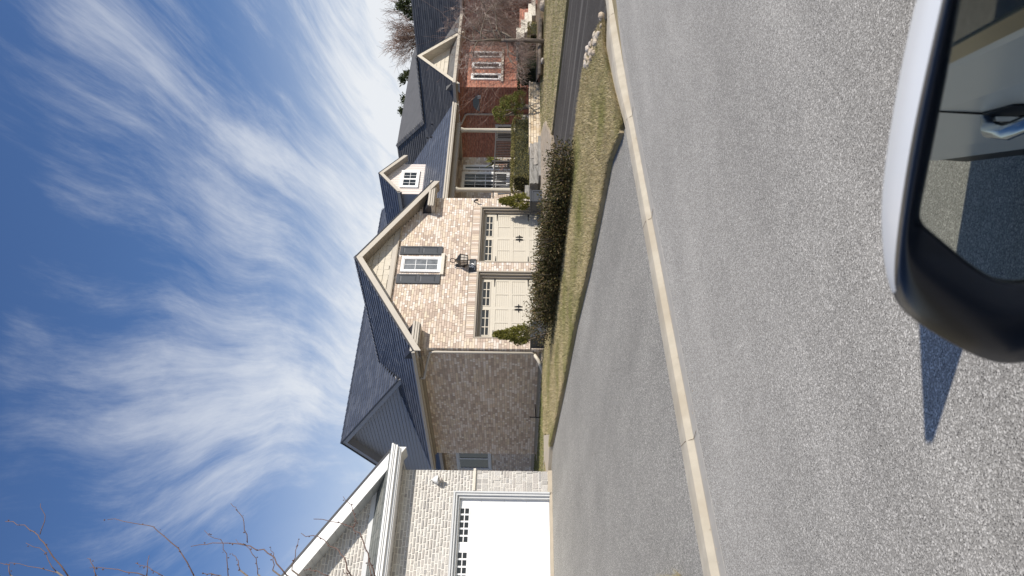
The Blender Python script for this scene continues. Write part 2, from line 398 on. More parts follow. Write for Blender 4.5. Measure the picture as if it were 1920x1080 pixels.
def lay_shingles(parent, name, one, stuff, P0, a, b, poly, exposure, lens, nsingle=0, t=.020):
    a = Vector(a).normalized(); b = Vector(b).normalized(); n = a.cross(b).normalized(); P0 = Vector(P0)
    if n.z < 0: raise ValueError('shingle normal')
    sp = slicer(poly); vmax = max(p[1] for p in poly); v = min(p[1] for p in poly); rects = []
    k = 0
    while v < vmax-1e-4:
        e = min(exposure, vmax-v)
        for (x0, x1) in sp(v+e*.5):
            x = x0; first = True
            while x < x1-1e-4:
                L = random.choice(lens)
                if first: L *= (.55 if k % 2 else 1.0); first = False
                if x+L > x1-.06: L = x1-x
                rects.append((x, min(x+L, x1), v, e)); x += L
        v += e; k += 1
    rects.sort(key=lambda r: (P0+a*((r[0]+r[1])/2)+b*r[2]).length)
    unit = MB().add([(0,0,0),(1,0,0),(1,1.1,0),(0,1.1,0),(0,0,1),(1,0,1),(1,1.1,.15),(0,1.1,.15)], [(4,5,6,7),(0,1,5,4),(1,2,6,5),(3,0,4,7)]).mesh(name, one)
    rot = frame3(a, b, n); base = wpos(parent); mb = MB()
    for i, (x0, x1, v, e) in enumerate(rects):
        g = .004; th = t*(.85+.3*random.random()); P = P0+a*(x0+g)+b*v+n*.004; L = x1-x0-2*g
        if L < .02: continue
        if i < nsingle:
            o = bpy.data.objects.new(name, unit); COL.objects.link(o); o.parent = parent
            o.location = P-base; o.rotation_euler = rot; o.scale = (L, e, th)
        else:
            q = [P, P+a*L, P+a*L+b*e*1.1, P+b*e*1.1]
            mb.add(q+[q[0]+n*th, q[1]+n*th, q[2]+n*th*.15, q[3]+n*th*.15], [(4,5,6,7),(0,1,5,4),(1,2,6,5),(3,0,4,7)])
    if mb.v: mb.build(name, stuff, parent, kind='stuff')
def board(mb, p0, p1, depth, thick_dir, z_up=(0,0,1)):
    """a board along p0-p1: hangs down by depth (along -z_up), thickness vector thick_dir"""
    p0 = Vector(p0); p1 = Vector(p1); d = -Vector(z_up)*depth; t = Vector(thick_dir)
    A = [p0+d, p1+d, p1+d+t, p0+d+t, p0, p1, p1+t, p0+t]
    mb.hexa(A)

# ------------------------------------------------------------------ setting: road, kerb, ground
M['road'], t_, h_, mr_, mx_ = asphalt('grey_road_asphalt', (.296,.281,.249), (.57,.545,.49), (.060,.056,.051), .0056, .26, .11, .08)
M['drive'], t_, h_, mr_, mx_ = asphalt('grey_driveway_asphalt', (.220,.211,.188), (.46,.44,.39), (.07,.066,.06), .0075, .28, .12, .10, wear='y')
M['fresh'], t_, h_, mr_, mx_ = asphalt('dark_sealed_asphalt', (.062,.056,.050), (.095,.088,.08), (.035,.032,.03), .02, .10, .1, .12, .9, wear='y')
M['fresh'].node_tree.nodes['Principled BSDF'].inputs['Specular IOR Level'].default_value = .15
# pale scuffed lanes along the sealed drive (worn by tyres)
_t = M['fresh'].node_tree; _g = _t.nodes.new('ShaderNodeNewGeometry'); _mp = _t.nodes.new('ShaderNodeMapping')
_mp.inputs['Rotation'].default_value = (0,0,R_(4)); _mp.inputs['Scale'].default_value = (2.6,.10,1); _t.links.new(_g.outputs['Position'], _mp.inputs[0])
_n = _t.nodes.new('ShaderNodeTexNoise'); _n.inputs['Scale'].default_value = 1.0; _n.inputs['Detail'].default_value = 3; _t.links.new(_mp.outputs[0], _n.inputs['Vector'])
_r = _t.nodes.new('ShaderNodeMapRange'); _r.inputs[1].default_value = .56; _r.inputs[2].default_value = .70; _r.inputs[4].default_value = .75; _t.links.new(_n.outputs['Fac'], _r.inputs[0])
_m = _t.nodes.new('ShaderNodeMix'); _m.data_type = 'RGBA'; _t.links.new(_r.outputs[0], _m.inputs[0])
_bs = _t.nodes['Principled BSDF']; _src = _bs.inputs['Base Color'].links[0].from_socket
_t.links.new(_src, _m.inputs[6]); _m.inputs[7].default_value = (.15,.14,.128,1); _t.links.new(_m.outputs[2], _bs.inputs['Base Color'])

def kerb_y(x):                            # road edge (outer edge of the gutter)
    if x < 8.5: return 5.06+.118*x
    if x < 12: return 6.063+.075*(x-8.5)
    return 6.326+.06*(x-12)
xs = [-80,-30,-10,-4,0,1,2,3,4,5,6,7,8,8.5,9,9.5,10,10.5,11,11.4,12,13,14,16,18,20,25,35,60,120]
# base ground, a sheet to the horizon: flat under the road, then rising to the houses, flat beyond
g = MB(); ys = [-60, 3.0, 5.0, 6.0, 6.2, 18.46, 40, 400]; zs = [-1.52, -1.52, -1.50, -1.47, -1.45, -.90, -.90, -.9]
gx = [-300, 0, 40, 400]
for i in range(len(gx)-1):
    for j in range(len(ys)-1):
        g.quad((gx[i],ys[j],zs[j]),(gx[i+1],ys[j],zs[j]),(gx[i+1],ys[j+1],zs[j+1]),(gx[i],ys[j+1],zs[j+1]))
g.build('ground', M['turf'], kind='structure')
rd = MB()
for i in range(len(xs)-1):
    a, b = xs[i], xs[i+1]; rd.quad((a,-14,-1.45),(b,-14,-1.45),(b,kerb_y(b),-1.45),(a,kerb_y(a),-1.45))
rd.build('road', M['road'], kind='structure')
# kerb: gutter strip, then a rounded kerb: low across the drives, a real step along the lawn
def kh(x):                                # kerb height above the gutter
    if x < 7.9: return .064
    if x < 9.2: return .064+(x-7.9)/1.3*.05
    if x < 10.6: return .108
    if x < 11.3: return .108-(x-10.6)/.7*.044
    if x < 18.2: return .064
    return .058+min((x-18.2)/1.2, 1)*.05
def kw(x):                                # width of the kerb top, flaring at the lawn
    return float(np.interp(x, [8.3, 9.8, 10.75, 11.3], [.17, .35, .44, .17]))
def kerb_run(x0, x1, step):
    n = max(1, int((x1-x0)/step)); return [x0+(x1-x0)*i/n for i in range(n+1)]
gt = MB(); kb = MB()
kx = kerb_run(-30, 0, 3)+kerb_run(0, 20, .25)[1:]+kerb_run(20, 60, 4)[1:]
for i in range(len(kx)-1):
    pr = []
    for x in (kx[i], kx[i+1]):
        y = kerb_y(x); h = kh(x); W = kw(x)
        pr.append([(x,y-.006,-1.47),(x,y,-1.4485),(x,y+.135,-1.447),(x,y+.150,-1.447),(x,y+.150+.35*h+.01,-1.447+h*.85),(x,y+.18+.5*h+.02,-1.447+h),(x,y+.155+W,-1.447+h+.006),(x,y+.168+W,-1.447+h+.002),(x,y+.171+W,-1.60)])
    A, B = pr
    for k in range(2): gt.quad(A[k], B[k], B[k+1], A[k+1])
    for k in range(2, 8): kb.quad(A[k], B[k], B[k+1], A[k+1])
go = gt.build('gutter', M['gutterc'], kind='structure'); ko = kb.build('kerb', M['concrete'], kind='structure')
# contraction joints cut in the kerb
jt = MB()
for x in (3.05, 5.92, 8.03, 10.9, 14.0):
    y = kerb_y(x); h = kh(x)
    jt.tube([(x,y+.0,-1.437),(x+.004,y+.14,-1.443),(x+.01,y+.17+.4*h,-1.444+h*.9),(x+.03,y+.15+kw(x),-1.440+h)], .0022, 4)
jt.build('kerb_joint', M['soil'], ko, kind='stuff')

def sheet(name, pts, off, mt, skirt=.12, kind='structure', **kw):
    """outline (x,y): a slab that follows the rise of the ground, off above it, with a skirt"""
    top = [(x,y,tz(y)+off) for x,y in pts]; mb = MB().poly(top); n = len(pts)
    for i in range(n):
        a, b = top[i], top[(i+1)%n]
        mb.quad((a[0],a[1],a[2]-skirt),(b[0],b[1],b[2]-skirt), b, a)
    return mb.build(name, mt, kind=kind, **kw)
def kin(x): return kerb_y(x)+.165+kw(x)   # inner edge of the kerb
left_edge = [(8.02,6.42),(8.40,7.2),(8.40,8.3),(8.45,9.6),(8.70,11.4),(8.74,13.6),(8.87,15.6),(8.97,16.85)]
dr = [(1.5,7.9),(2.38,7.05),(2.2,6.4),(1.8,kin(1.8)+.012),(2.4,kin(2.4)+.012)]+[(x,kin(x)+.012) for x in (3.2,4,4.6,5,5.6,6,6.6,7,7.3,7.6,7.9,8.02)]+[(8.45,7.0),(8.55,9.6),(8.80,11.4),(8.85,13.6),(8.97,15.6),(9.05,16.9),(8.62,17.3),(1.3,17.3),(1.3,8.5)]
sheet('driveway', dr, -.002, M['drive'], .10)
fr = [(11.05,kin(11.05)+.03),(11.3,kin(11.3)+.012),(11.5,kin(11.5)+.012),(13,kin(13)+.012),(15,kin(15)+.012),(17.9,kin(17.9)+.012),(17.88,10.1),(18.05,12),(18.1,14.8),(18.4,18.46),(12.75,18.46),(12.5,16.8),(12.45,13),(12.5,10.7),(12.68,9.5),(12.66,8.63),(12.1,7.9)]
sheet('driveway', fr, -.001, M['fresh'], .10)
lawn_pts = left_edge+[(9.25,16.7),(10.25,18.46),(13.0,18.46),(12.75,18.40),(12.52,16.8),(12.47,13),(12.52,10.7),(12.70,9.5),(12.68,8.63),(12.12,7.9),(11.45,6.95),(11.15,kin(11.15))]+[(x,kin(x)) for x in (10.75,10.3,9.8,9.3,8.8,8.4)]
sheet('lawn', lawn_pts, .065, M['turf'], .14)
lawn2 = [(18.2,kin(18.2))]+[(18.14,8),(18.12,12),(18.15,14.72),(19.35,15.35),(20.3,15.9),(21.4,16.9),(22.2,17.95),(22.2,18.3),(26.4,18.5),(45,18.46),(60,18.3),(60,kin(60))]+[(x,kin(x)) for x in (40,30,24,20)]
sheet('lawn', lawn2, .050, M['turf'], .12)
side = [(8.6,18.46),(13.1,18.46),(13.1,25.2),(14.6,25.2),(14.6,45),(8.6,45)]
sheet('lawn', side, .062, M['turf'], .14)
sheet('walkway', [(8.60,17.35),(8.98,16.80),(9.20,16.62),(10.2,18.5),(9.6,18.55),(9.35,30),(8.6,30)], .078, M['slab'], .2)
# strip of gravel along the foundation
gm = MB()
for i in range(520):
    yv = 18.6+random.random()**1.0*8.8; x = (13.0 if yv < 25 else 14.4)-.04-abs(random.gauss(0,.10)); r = .018+.03*random.random()
    p = Vector((x, yv, tz(yv)+.075))
    vs = [p+Vector((random.uniform(.7,1.2)*r*dx, random.uniform(.7,1.2)*r*dy, random.uniform(.6,1)*r*dz)) for dx,dy,dz in ((1,0,0),(0,1,0),(-1,0,0),(0,-1,0),(0,0,1),(0,0,-1))]
    gm.add(vs, [(0,1,4),(1,2,4),(2,3,4),(3,0,4),(1,0,5),(2,1,5),(3,2,5),(0,3,5)])
gm.build('gravel', M['rock'], kind='stuff')

def inside(poly, P):
    x, y = P[:,0], P[:,1]; r = np.zeros(len(P), bool); n = len(poly)
    for i in range(n):
        (x0,y0),(x1,y1) = poly[i], poly[(i+1)%n]
        c = ((y0 > y) != (y1 > y)) & (x < (x1-x0)*(y-y0)/(y1-y0+1e-12)+x0); r ^= c
    return r
def tzv(y): return -1.38+SL*(np.clip(y, 6.2, 18.46)-6.2)
def blades(name, poly, n, off, mt, h=(.025,.06), w=.007, dens=None):
    pl = np.array(poly); lo, hi = pl.min(0), pl.max(0)
    P = rng.uniform(lo, hi, (int(n), 2)); P = P[inside(poly, P)]
    if dens is not None: P = P[rng.random(len(P)) < dens(P)]
    k = len(P); hh = rng.uniform(h[0], h[1], k); a = rng.uniform(0, 2*np.pi, k); tl = rng.normal(0, .55, (k,2))*hh[:,None]
    z = tzv(P[:,1])+off; dx = np.stack([np.cos(a), np.sin(a)], 1)*w*.5
    V = np.empty((k,3,3)); V[:,0,:2] = P-dx; V[:,0,2] = z-.004; V[:,1,:2] = P+dx; V[:,1,2] = z-.004; V[:,2,:2] = P+tl; V[:,2,2] = z+hh
    return link(name, npmesh(name, V.reshape(-1,3), np.arange(3*k).reshape(-1,3), mt), kind='stuff')
def patchy(s, ph, lo):
    def f(P): 
        v = np.sin(P[:,0]*s+ph)*np.sin(P[:,1]*s*.8+ph*1.7)+.5*np.sin(P[:,0]*s*2.3+P[:,1]*s*1.9+ph)
        return np.clip(.5+.5*v, lo, 1)
    return f
blades('grass', lawn_pts, 420000, .065, M['grass'], (.015,.055), .009, patchy(2.6,1.3,.42))
blades('grass', lawn_pts, 60000, .065, M['grass'], (.05,.085), .008, patchy(4.2,.2,.0))
blades('grass', lawn_pts, 90000, .065, M['grass_green'], (.02,.045), .008, patchy(1.15,.4,.05))
# longer fringe hanging over the edge of the drive
fringe = left_edge+[(x+.14,y) for x,y in left_edge[::-1]]
blades('grass', fringe, 260000, .05, M['grass'], (.03,.075), .008)
blades('grass', lawn2[:12]+[(26.4,6.9),(22,6.9)], 150000, .05, M['grass'], (.02,.05), .013)
blades('grass', lawn2[:12]+[(26.4,6.9),(22,6.9)], 130000, .05, M['grass_green'], (.02,.05), .012, patchy(.9,2.1,.12))
blades('grass', [(26.4,14),(34,12),(34,18.3),(26.4,18.4)], 40000, .05, M['grass'], (.02,.05), .014)
blades('grass', side, 60000, .062, M['grass_green'], (.02,.05), .012)
blades('grass', [(2.22,6.35),(2.28,6.6),(2.42,7.02),(2.2,7.4),(1.5,7.7),(0.9,7.0),(1.2,6.1),(1.8,5.9)], 60000, -.01, M['grass'], (.03,.08), .008)
kf = [(x,kin(x)-.03) for x in (8.1,8.5,8.9,9.4,10.0,10.6,11.15)]; kf = kf+[(x,y+.10) for x,y in kf[::-1]]
blades('grass', kf, 260000, .03, M['grass'], (.03,.06), .008)
# fallen leaves: loose litter, past counting
lm = MB()
for i in range(420):
    if i < 330:
        x, yv = random.uniform(8.4,12.6), random.uniform(6.6,18); off = .085
    else:
        x, yv = random.uniform(18.3,25), random.uniform(8,18); off = .07
    if not inside(lawn_pts if i < 330 else lawn2, np.array([[x,yv]]))[0]: continue
    s = random.uniform(.012,.03); a = random.random()*6.28; z = tz(yv)+off+random.random()*.015
    d = Vector((math.cos(a),math.sin(a),random.uniform(-.3,.3)))*s; e = Vector((-math.sin(a),math.cos(a),random.uniform(-.4,.4)))*s*.6; p = Vector((x,yv,z))
    lm.quad(p-d, p-e, p+d, p+e)
for i in range(260):
    x = random.uniform(.5, 12); yv = kerb_y(x)+random.choice((random.gauss(.12,.03), random.gauss(-.05,.10), random.gauss(.16,.02))); s = random.uniform(.003,.010); p = Vector((x, yv, -1.438 if yv > kerb_y(x) else -1.447)); a = random.random()*6.28
    d = Vector((math.cos(a),math.sin(a),.2))*s; e = Vector((-math.sin(a),math.cos(a),.3))*s*.5
    lm.quad(p-d, p-e, p+d, p+e)
lm.build('leaf_litter', M['litter'], kind='stuff')

# ------------------------------------------------------------------ the beige brick house
H = thing('brick_house', 'beige brick house with double garage, dark blue-grey shingle roof and small dormer', 'house', (16.2, 22, -.82))
GX0, GX1, GY, GYB = 13.02, 19.40, 18.46, 25.0
RX, RZ, GS = 16.21, 5.20, .61                      # garage ridge: x, height, slope
DOORS = [(16.42, 19.00), (13.39, 16.06)]; DTOP = 1.32
BL = [.235, .235, .235, .17, .10, .10]
win = (15.95, 16.62, 2.49, 3.78)
# garage front wall: mortar backing in strips round the door openings
wb = MB()
for (a, b) in ((GX0+.014, 13.39), (16.06, 16.42), (19.00, GX1)): wb.box(a, b, GY+.012, GY+.22, -.90, DTOP+.01)
wb.box(GX0+.014, GX1, GY+.012, GY+.22, DTOP+.01, 2.95)
wb.prism([(GX0+.014,GY+.012,2.95),(GX1,GY+.012,2.95),(GX1,GY+.012,3.0),(RX,GY+.012,4.95),(GX0+.014,GY+.012,3.0)], (0,.2,0))
front = wb.build('wall', M['mortar'], H)
gab = [(GX0,-.80),(GX1,-.80),(GX1,3.02),(RX+1.72,3.94),(RX-1.72,3.94),(GX0,3.02)]
def hide(r): return r
holes = [(a, b, -2, DTOP+.24) for a, b in DOORS]+[(win[0]-.03, win[1]+.03, win[2]-.12, win[3]+.03)]
lay_bricks(front, 'brick', M['brick_one'], M['brick'], (0,GY,0), (1,0,0), (0,-1,0), .0795, -.80, 3.94, slicer(gab, holes), BL, 300, header=M['brick_header'])
for a, b in DOORS:      # soldier course over each door
    x = a-.0; 
    mb = MB()
    while x < b-.02:
        p = random.random()*.004
        mb.box(x+.004, min(x+.071, b)-.004, GY-p, GY+.05, DTOP+.006, DTOP+.234); x += .075
    mb.build('soldier_brick', M['brick'], front, kind='stuff')
# garage left side wall
sb = MB(); sb.box(GX0+.012, GX0+.25, GY+.23, GYB, -.64, 2.95); sidew = sb.build('wall', M['mortar'], H)
lay_bricks(sidew, 'brick', M['brick_one'], M['brick'], (GX0,GYB,0), (0,-1,0), (-1,0,0), .0795, -.64, 2.93, slicer([(0,-.7),(GYB-GY,-.7),(GYB-GY,3),(0,3)]), BL, 0, header=M['brick_header'])
for q_ in ((GX0+.03, GX0+.26, GY+.25, GYB+.02, -1.2, -.642), (GX0+.02, GX0+.36, GY+.02, GY+.24, -1.2, -.802), (16.05, 16.43, GY+.02, GY+.24, -1.2, -.802), (19.0, GX1, GY+.02, GY+.24, -1.2, -.802)): MB().box(*q_).build('foundation', M['found'], H)
bb = MB(); bb.box(GX0+.02, 14.5, GYB-.1, GYB+.05, -1, 2.95); bb.box(GX1-.1, GX1, GY+.23, 22, -1, 2.95); bb.build('wall', M['mortar'], H)
rs = MB()
for z in range(9): rs.box(GX1-.02, GX1+.0, GY, GY+.1, -.8, -.79)
# main body walls
mbw = MB(); mbw.box(19.38, 25.7, 22.012, 22.2, -.9, 2.80); mbw.box(25.5, 25.69, 22.2, 33, -1, 2.8); body = mbw.build('wall', M['mortar'], H)
wA = (23.62, 24.72, .42, 2.46); wB = (24.84, 25.16, .42, 2.44)
lay_bricks(body, 'brick', M['brick_one'], M['brick'], (0,22,0), (1,0,0), (0,-1,0), .0795, -.1, 2.78, slicer([(19.4,-1),(25.7,-1),(25.7,3),(19.4,3)], [(wA[0],wA[1],wA[2],wA[3]),(wB[0],wB[1],wB[2],wB[3])]), BL, 0, header=M['brick_header'])
lw = MB(); lw.box(14.512, 14.7, 25.05, 33, -1, 3.35); lwall = lw.build('wall', M['mortar'], H)
wC = (27.35, 29.2, 1.0, 2.42)
lay_bricks(lwall, 'brick', M['brick_one'], M['brick'], (14.5,33,0), (0,-1,0), (-1,0,0), .0795, -.62, 2.9, slicer([(0,-1),(7.95,-1),(7.95,3),(0,3)], [(33-wC[1],33-wC[0],wC[2],wC[3])]), BL, 0, header=M['brick_header'])
fb = MB(); fb.box(14.53, 14.72, 25.1, 33, -1.2, -.622); fb.build('foundation', M['found'], H)

# --- roofs
roof = MB()
def P3(x, y, dz=0.0): return (x, y, RZ-GS*abs(x-RX)+dz)
roof.poly([P3(12.65,25.6),P3(12.65,18.06),P3(RX,18.06),(RX,23.9,RZ),(14.15,22.0,RZ-GS*2.06),P3(14.5,22.6),P3(14.5,23.1)])
roof.poly([P3(12.65,25.6),P3(14.5,23.1),(14.5,25.6,3.03)])
roof.poly([P3(RX,18.06),P3(19.77,18.06),P3(19.77,20.28),P3(RX,23.9)])
mz = lambda y: 5.2+.6*(y-23.9)
roof.poly([(14.15,22.05,mz(22.05)),(RX,23.9,5.2),(19.77,20.28,mz(20.28)),(20.0,20.0,mz(20)),(26.8,20.0,mz(20)),(26.8,26.46,mz(26.46)),(14.15,26.46,mz(26.46))])
roof.poly([(14.15,26.46,mz(26.46)),(26.8,26.46,mz(26.46)),(26.8,33,mz(19.92)),(14.15,33,mz(19.92))])
roofo = roof.build('roof', M['deck'], H)
LS = [.42,.36,.48,.30]
su = math.sqrt(1+GS*GS)
lay_shingles(roofo, 'shingle', M['shingle_one'], M['shingle'], (12.65,25.6,RZ-GS*3.56), (0,-1,0), (1,0,GS),
    [(.0,0),(7.54,0),(7.54,3.56*su),(1.7,3.56*su),(3.6,1.5*su),(3.0,1.85*su),(2.5,1.85*su)], .235, LS, 60, .026)
sm = math.sqrt(1+.36)
lay_shingles(roofo, 'shingle', M['shingle_one'], M['shingle'], (14.15,20.0,mz(20)), (1,0,0), (0,1,.6),
    [(0,2.0*sm),(RX-14.15,3.9*sm),(19.77-14.15,.28*sm),(5.9,0),(12.65,0),(12.65,6.46*sm),(0,6.46*sm)], .235, LS, 150, .024)
lay_shingles(roofo, 'shingle', M['shingle_one'], M['shingle'], (19.77,18.06,RZ-GS*3.56), (0,1,0), (-1,0,GS), [(0,0),(2.2,0),(5.8,3.56*su),(0,3.56*su)], .235, LS, 0)
# ridge and hip caps
cp = MB()
def capline(a, b, n, wd=.11, th=.035, up=(0,0,1)):
    a = Vector(a); b = Vector(b); d = (b-a); s = Vector((0,0,1)).cross(d).normalized()*wd
    for i in range(n):
        p = a+d*(i/n); q = a+d*((i+1)/n+.01); h = Vector((0,0,th)); h2 = Vector((0,0,th*.35)); dn = Vector((0,0,-wd*.5))
        cp.add([p-s+dn+h*.6, p+h, p+s+dn+h*.6, q-s+dn+h2*.2, q+h2, q+s+dn+h2*.2], [(0,1,4,3),(1,2,5,4),(0,2,1)])
capline((RX,18.05,RZ+.015),(RX,23.95,RZ+.02), 26)
capline((14.12,26.46,mz(26.46)+.015),(26.82,26.46,mz(26.46)+.015), 44)
capline((12.60,25.65,3.03),(14.5,23.1,RZ-GS*1.71+.02), 11)
cp.build('ridge_cap', M['shingle'], roofo, kind='stuff')
# --- garage gable trim
gz = lambda x, d: RZ-GS*abs(x-RX)-d
tr = MB(); ed = MB(); sf = MB()
for sgn, xe in ((-1, 12.62), (1, 19.80)):
    a = (RX, 18.06, RZ-.035); b = (xe, 18.06, gz(xe,.035))
    board(tr, a, b, .205, (0,-.03,0))
    board(ed, (RX,18.02,RZ+.012), (xe,18.02,gz(xe,-.012)), .05, (0,.05,0))
    # soffit boards
    n = 22
    for i in range(n):
        x0 = RX+(xe-RX)*i/n; x1 = RX+(xe-RX)*(i+1)/n-(.008 if sgn > 0 else -.008)
        sf.quad((x0,18.06,gz(x0,.215)),(x1,18.06,gz(x1,.215)),(x1,GY+.02,gz(x1,.215)),(x0,GY+.02,gz(x0,.215)))
    sf.quad((RX,18.06,gz(RX,.205)),(xe,18.06,gz(xe,.205)),(xe,GY+.02,gz(xe,.205)),(RX,GY+.02,gz(RX,.205)))
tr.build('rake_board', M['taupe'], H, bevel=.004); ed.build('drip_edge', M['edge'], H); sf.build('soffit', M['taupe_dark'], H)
# gable panel: trim band and shake rows
gp = MB(); gp.prism([(RX-1.80,GY-.004,3.94),(RX+1.80,GY-.004,3.94),(RX,GY-.004,5.05)], (0,.03,0)); gpo = gp.build('gable_panel', M['shake'], H)
tb = MB(); tb.box(RX-1.72,RX+1.72,GY-.045,GY-.005,3.985,4.125); tb.build('trim_board', M['taupe'], gpo, bevel=.004)
tb = MB(); tb.box(RX-1.74,RX+1.74,GY-.075,GY-.005,3.94,3.983); tb.build('drip_ledge', M['taupe_dark'], gpo)
z = 4.127; row = 0
while z < 4.95:
    hw = (5.0-z)/GS-.02; x = RX-hw+random.random()*-.1
    while x < RX+hw:
        L = random.choice((.16,.22,.30,.26)); d = random.choice((0,0,.025,.012))
        x0, x1 = max(x, RX-hw), min(x+L, RX+hw)
        if x1-x0 > .03:
            t1 = min((5.02-abs(x0-RX)*GS), z+.20); t2 = min((5.02-abs(x1-RX)*GS), z+.20)
            s = MB(); y0 = GY-.030-random.random()*.008
            if min(t1,t2) > z+.02:
                s.prism([(x0+.003,y0,z+d),(x1-.003,y0,z+d),(x1-.003,y0+.016,max(t2,z+d+.01)),(x0+.003,y0+.016,max(t1,z+d+.01))], (0,.015,0)); s.build('shake', M['shake'], gpo)
        x += L
    z += .19; row += 1
# --- eave returns: boxed cornice with gutter moulding, little dark roof on top
for (x0, x1, ex) in ((12.62, 13.68, 12.62), (18.62, 19.80, 19.80)):
    r = MB(); r.box(x0, x1, 18.10, GY-.002, 2.93, 2.985); r.box(x0+.02, x1-.02, 18.13, GY-.002, 2.87, 2.93)
    r.box(x0-.01, x1+.01, 18.055, 18.10, 2.955, 3.075); r.box(x0-.02, x1+.02, 18.03, 18.055, 3.03, 3.095); r.box(x0-.004, x1+.004, 18.075, 18.10, 2.90, 2.955)
    r.build('eave_return', M['taupe'], H, bevel=.006)
    r = MB(); inner = x1 if x0 < 15 else x0
    r.hexa([(x0,18.06,3.00),(x1,18.06,3.00),(x1,GY-.003,3.0),(x0,GY-.003,3.0),(x0,18.06,3.06),(x1,18.06,3.06),(x1,GY-.003,3.30),(x0,GY-.003,3.30)])
    r.build('return_roof', M['edge'], H)
# side eave: soffit, fascia, gutter
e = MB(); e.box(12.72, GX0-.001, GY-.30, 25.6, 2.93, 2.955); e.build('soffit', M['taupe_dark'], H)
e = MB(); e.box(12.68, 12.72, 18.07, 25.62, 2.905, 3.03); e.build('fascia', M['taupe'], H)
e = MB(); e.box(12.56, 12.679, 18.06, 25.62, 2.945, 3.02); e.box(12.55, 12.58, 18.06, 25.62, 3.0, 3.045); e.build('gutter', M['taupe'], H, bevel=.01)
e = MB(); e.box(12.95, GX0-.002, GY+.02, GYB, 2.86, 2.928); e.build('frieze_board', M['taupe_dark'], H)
d = MB(); d.tube([(12.66,19.55,2.95),(12.66,19.53,2.80),(12.80,19.05,2.70),(12.965,18.62,2.58),(12.965,18.585,2.45),(12.965,18.585,-.42),(12.95,18.66,-.55)], .042, 8)
d.build('downspout', M['taupe'], H, smooth=True)
d = MB(); d.tube([(12.955,18.64,-.50),(12.80,18.70,-.62),(12.46,18.84,-.775)], [.050,.052,.056], 10); d.build('downspout_elbow', M['cream'], H, smooth=True)

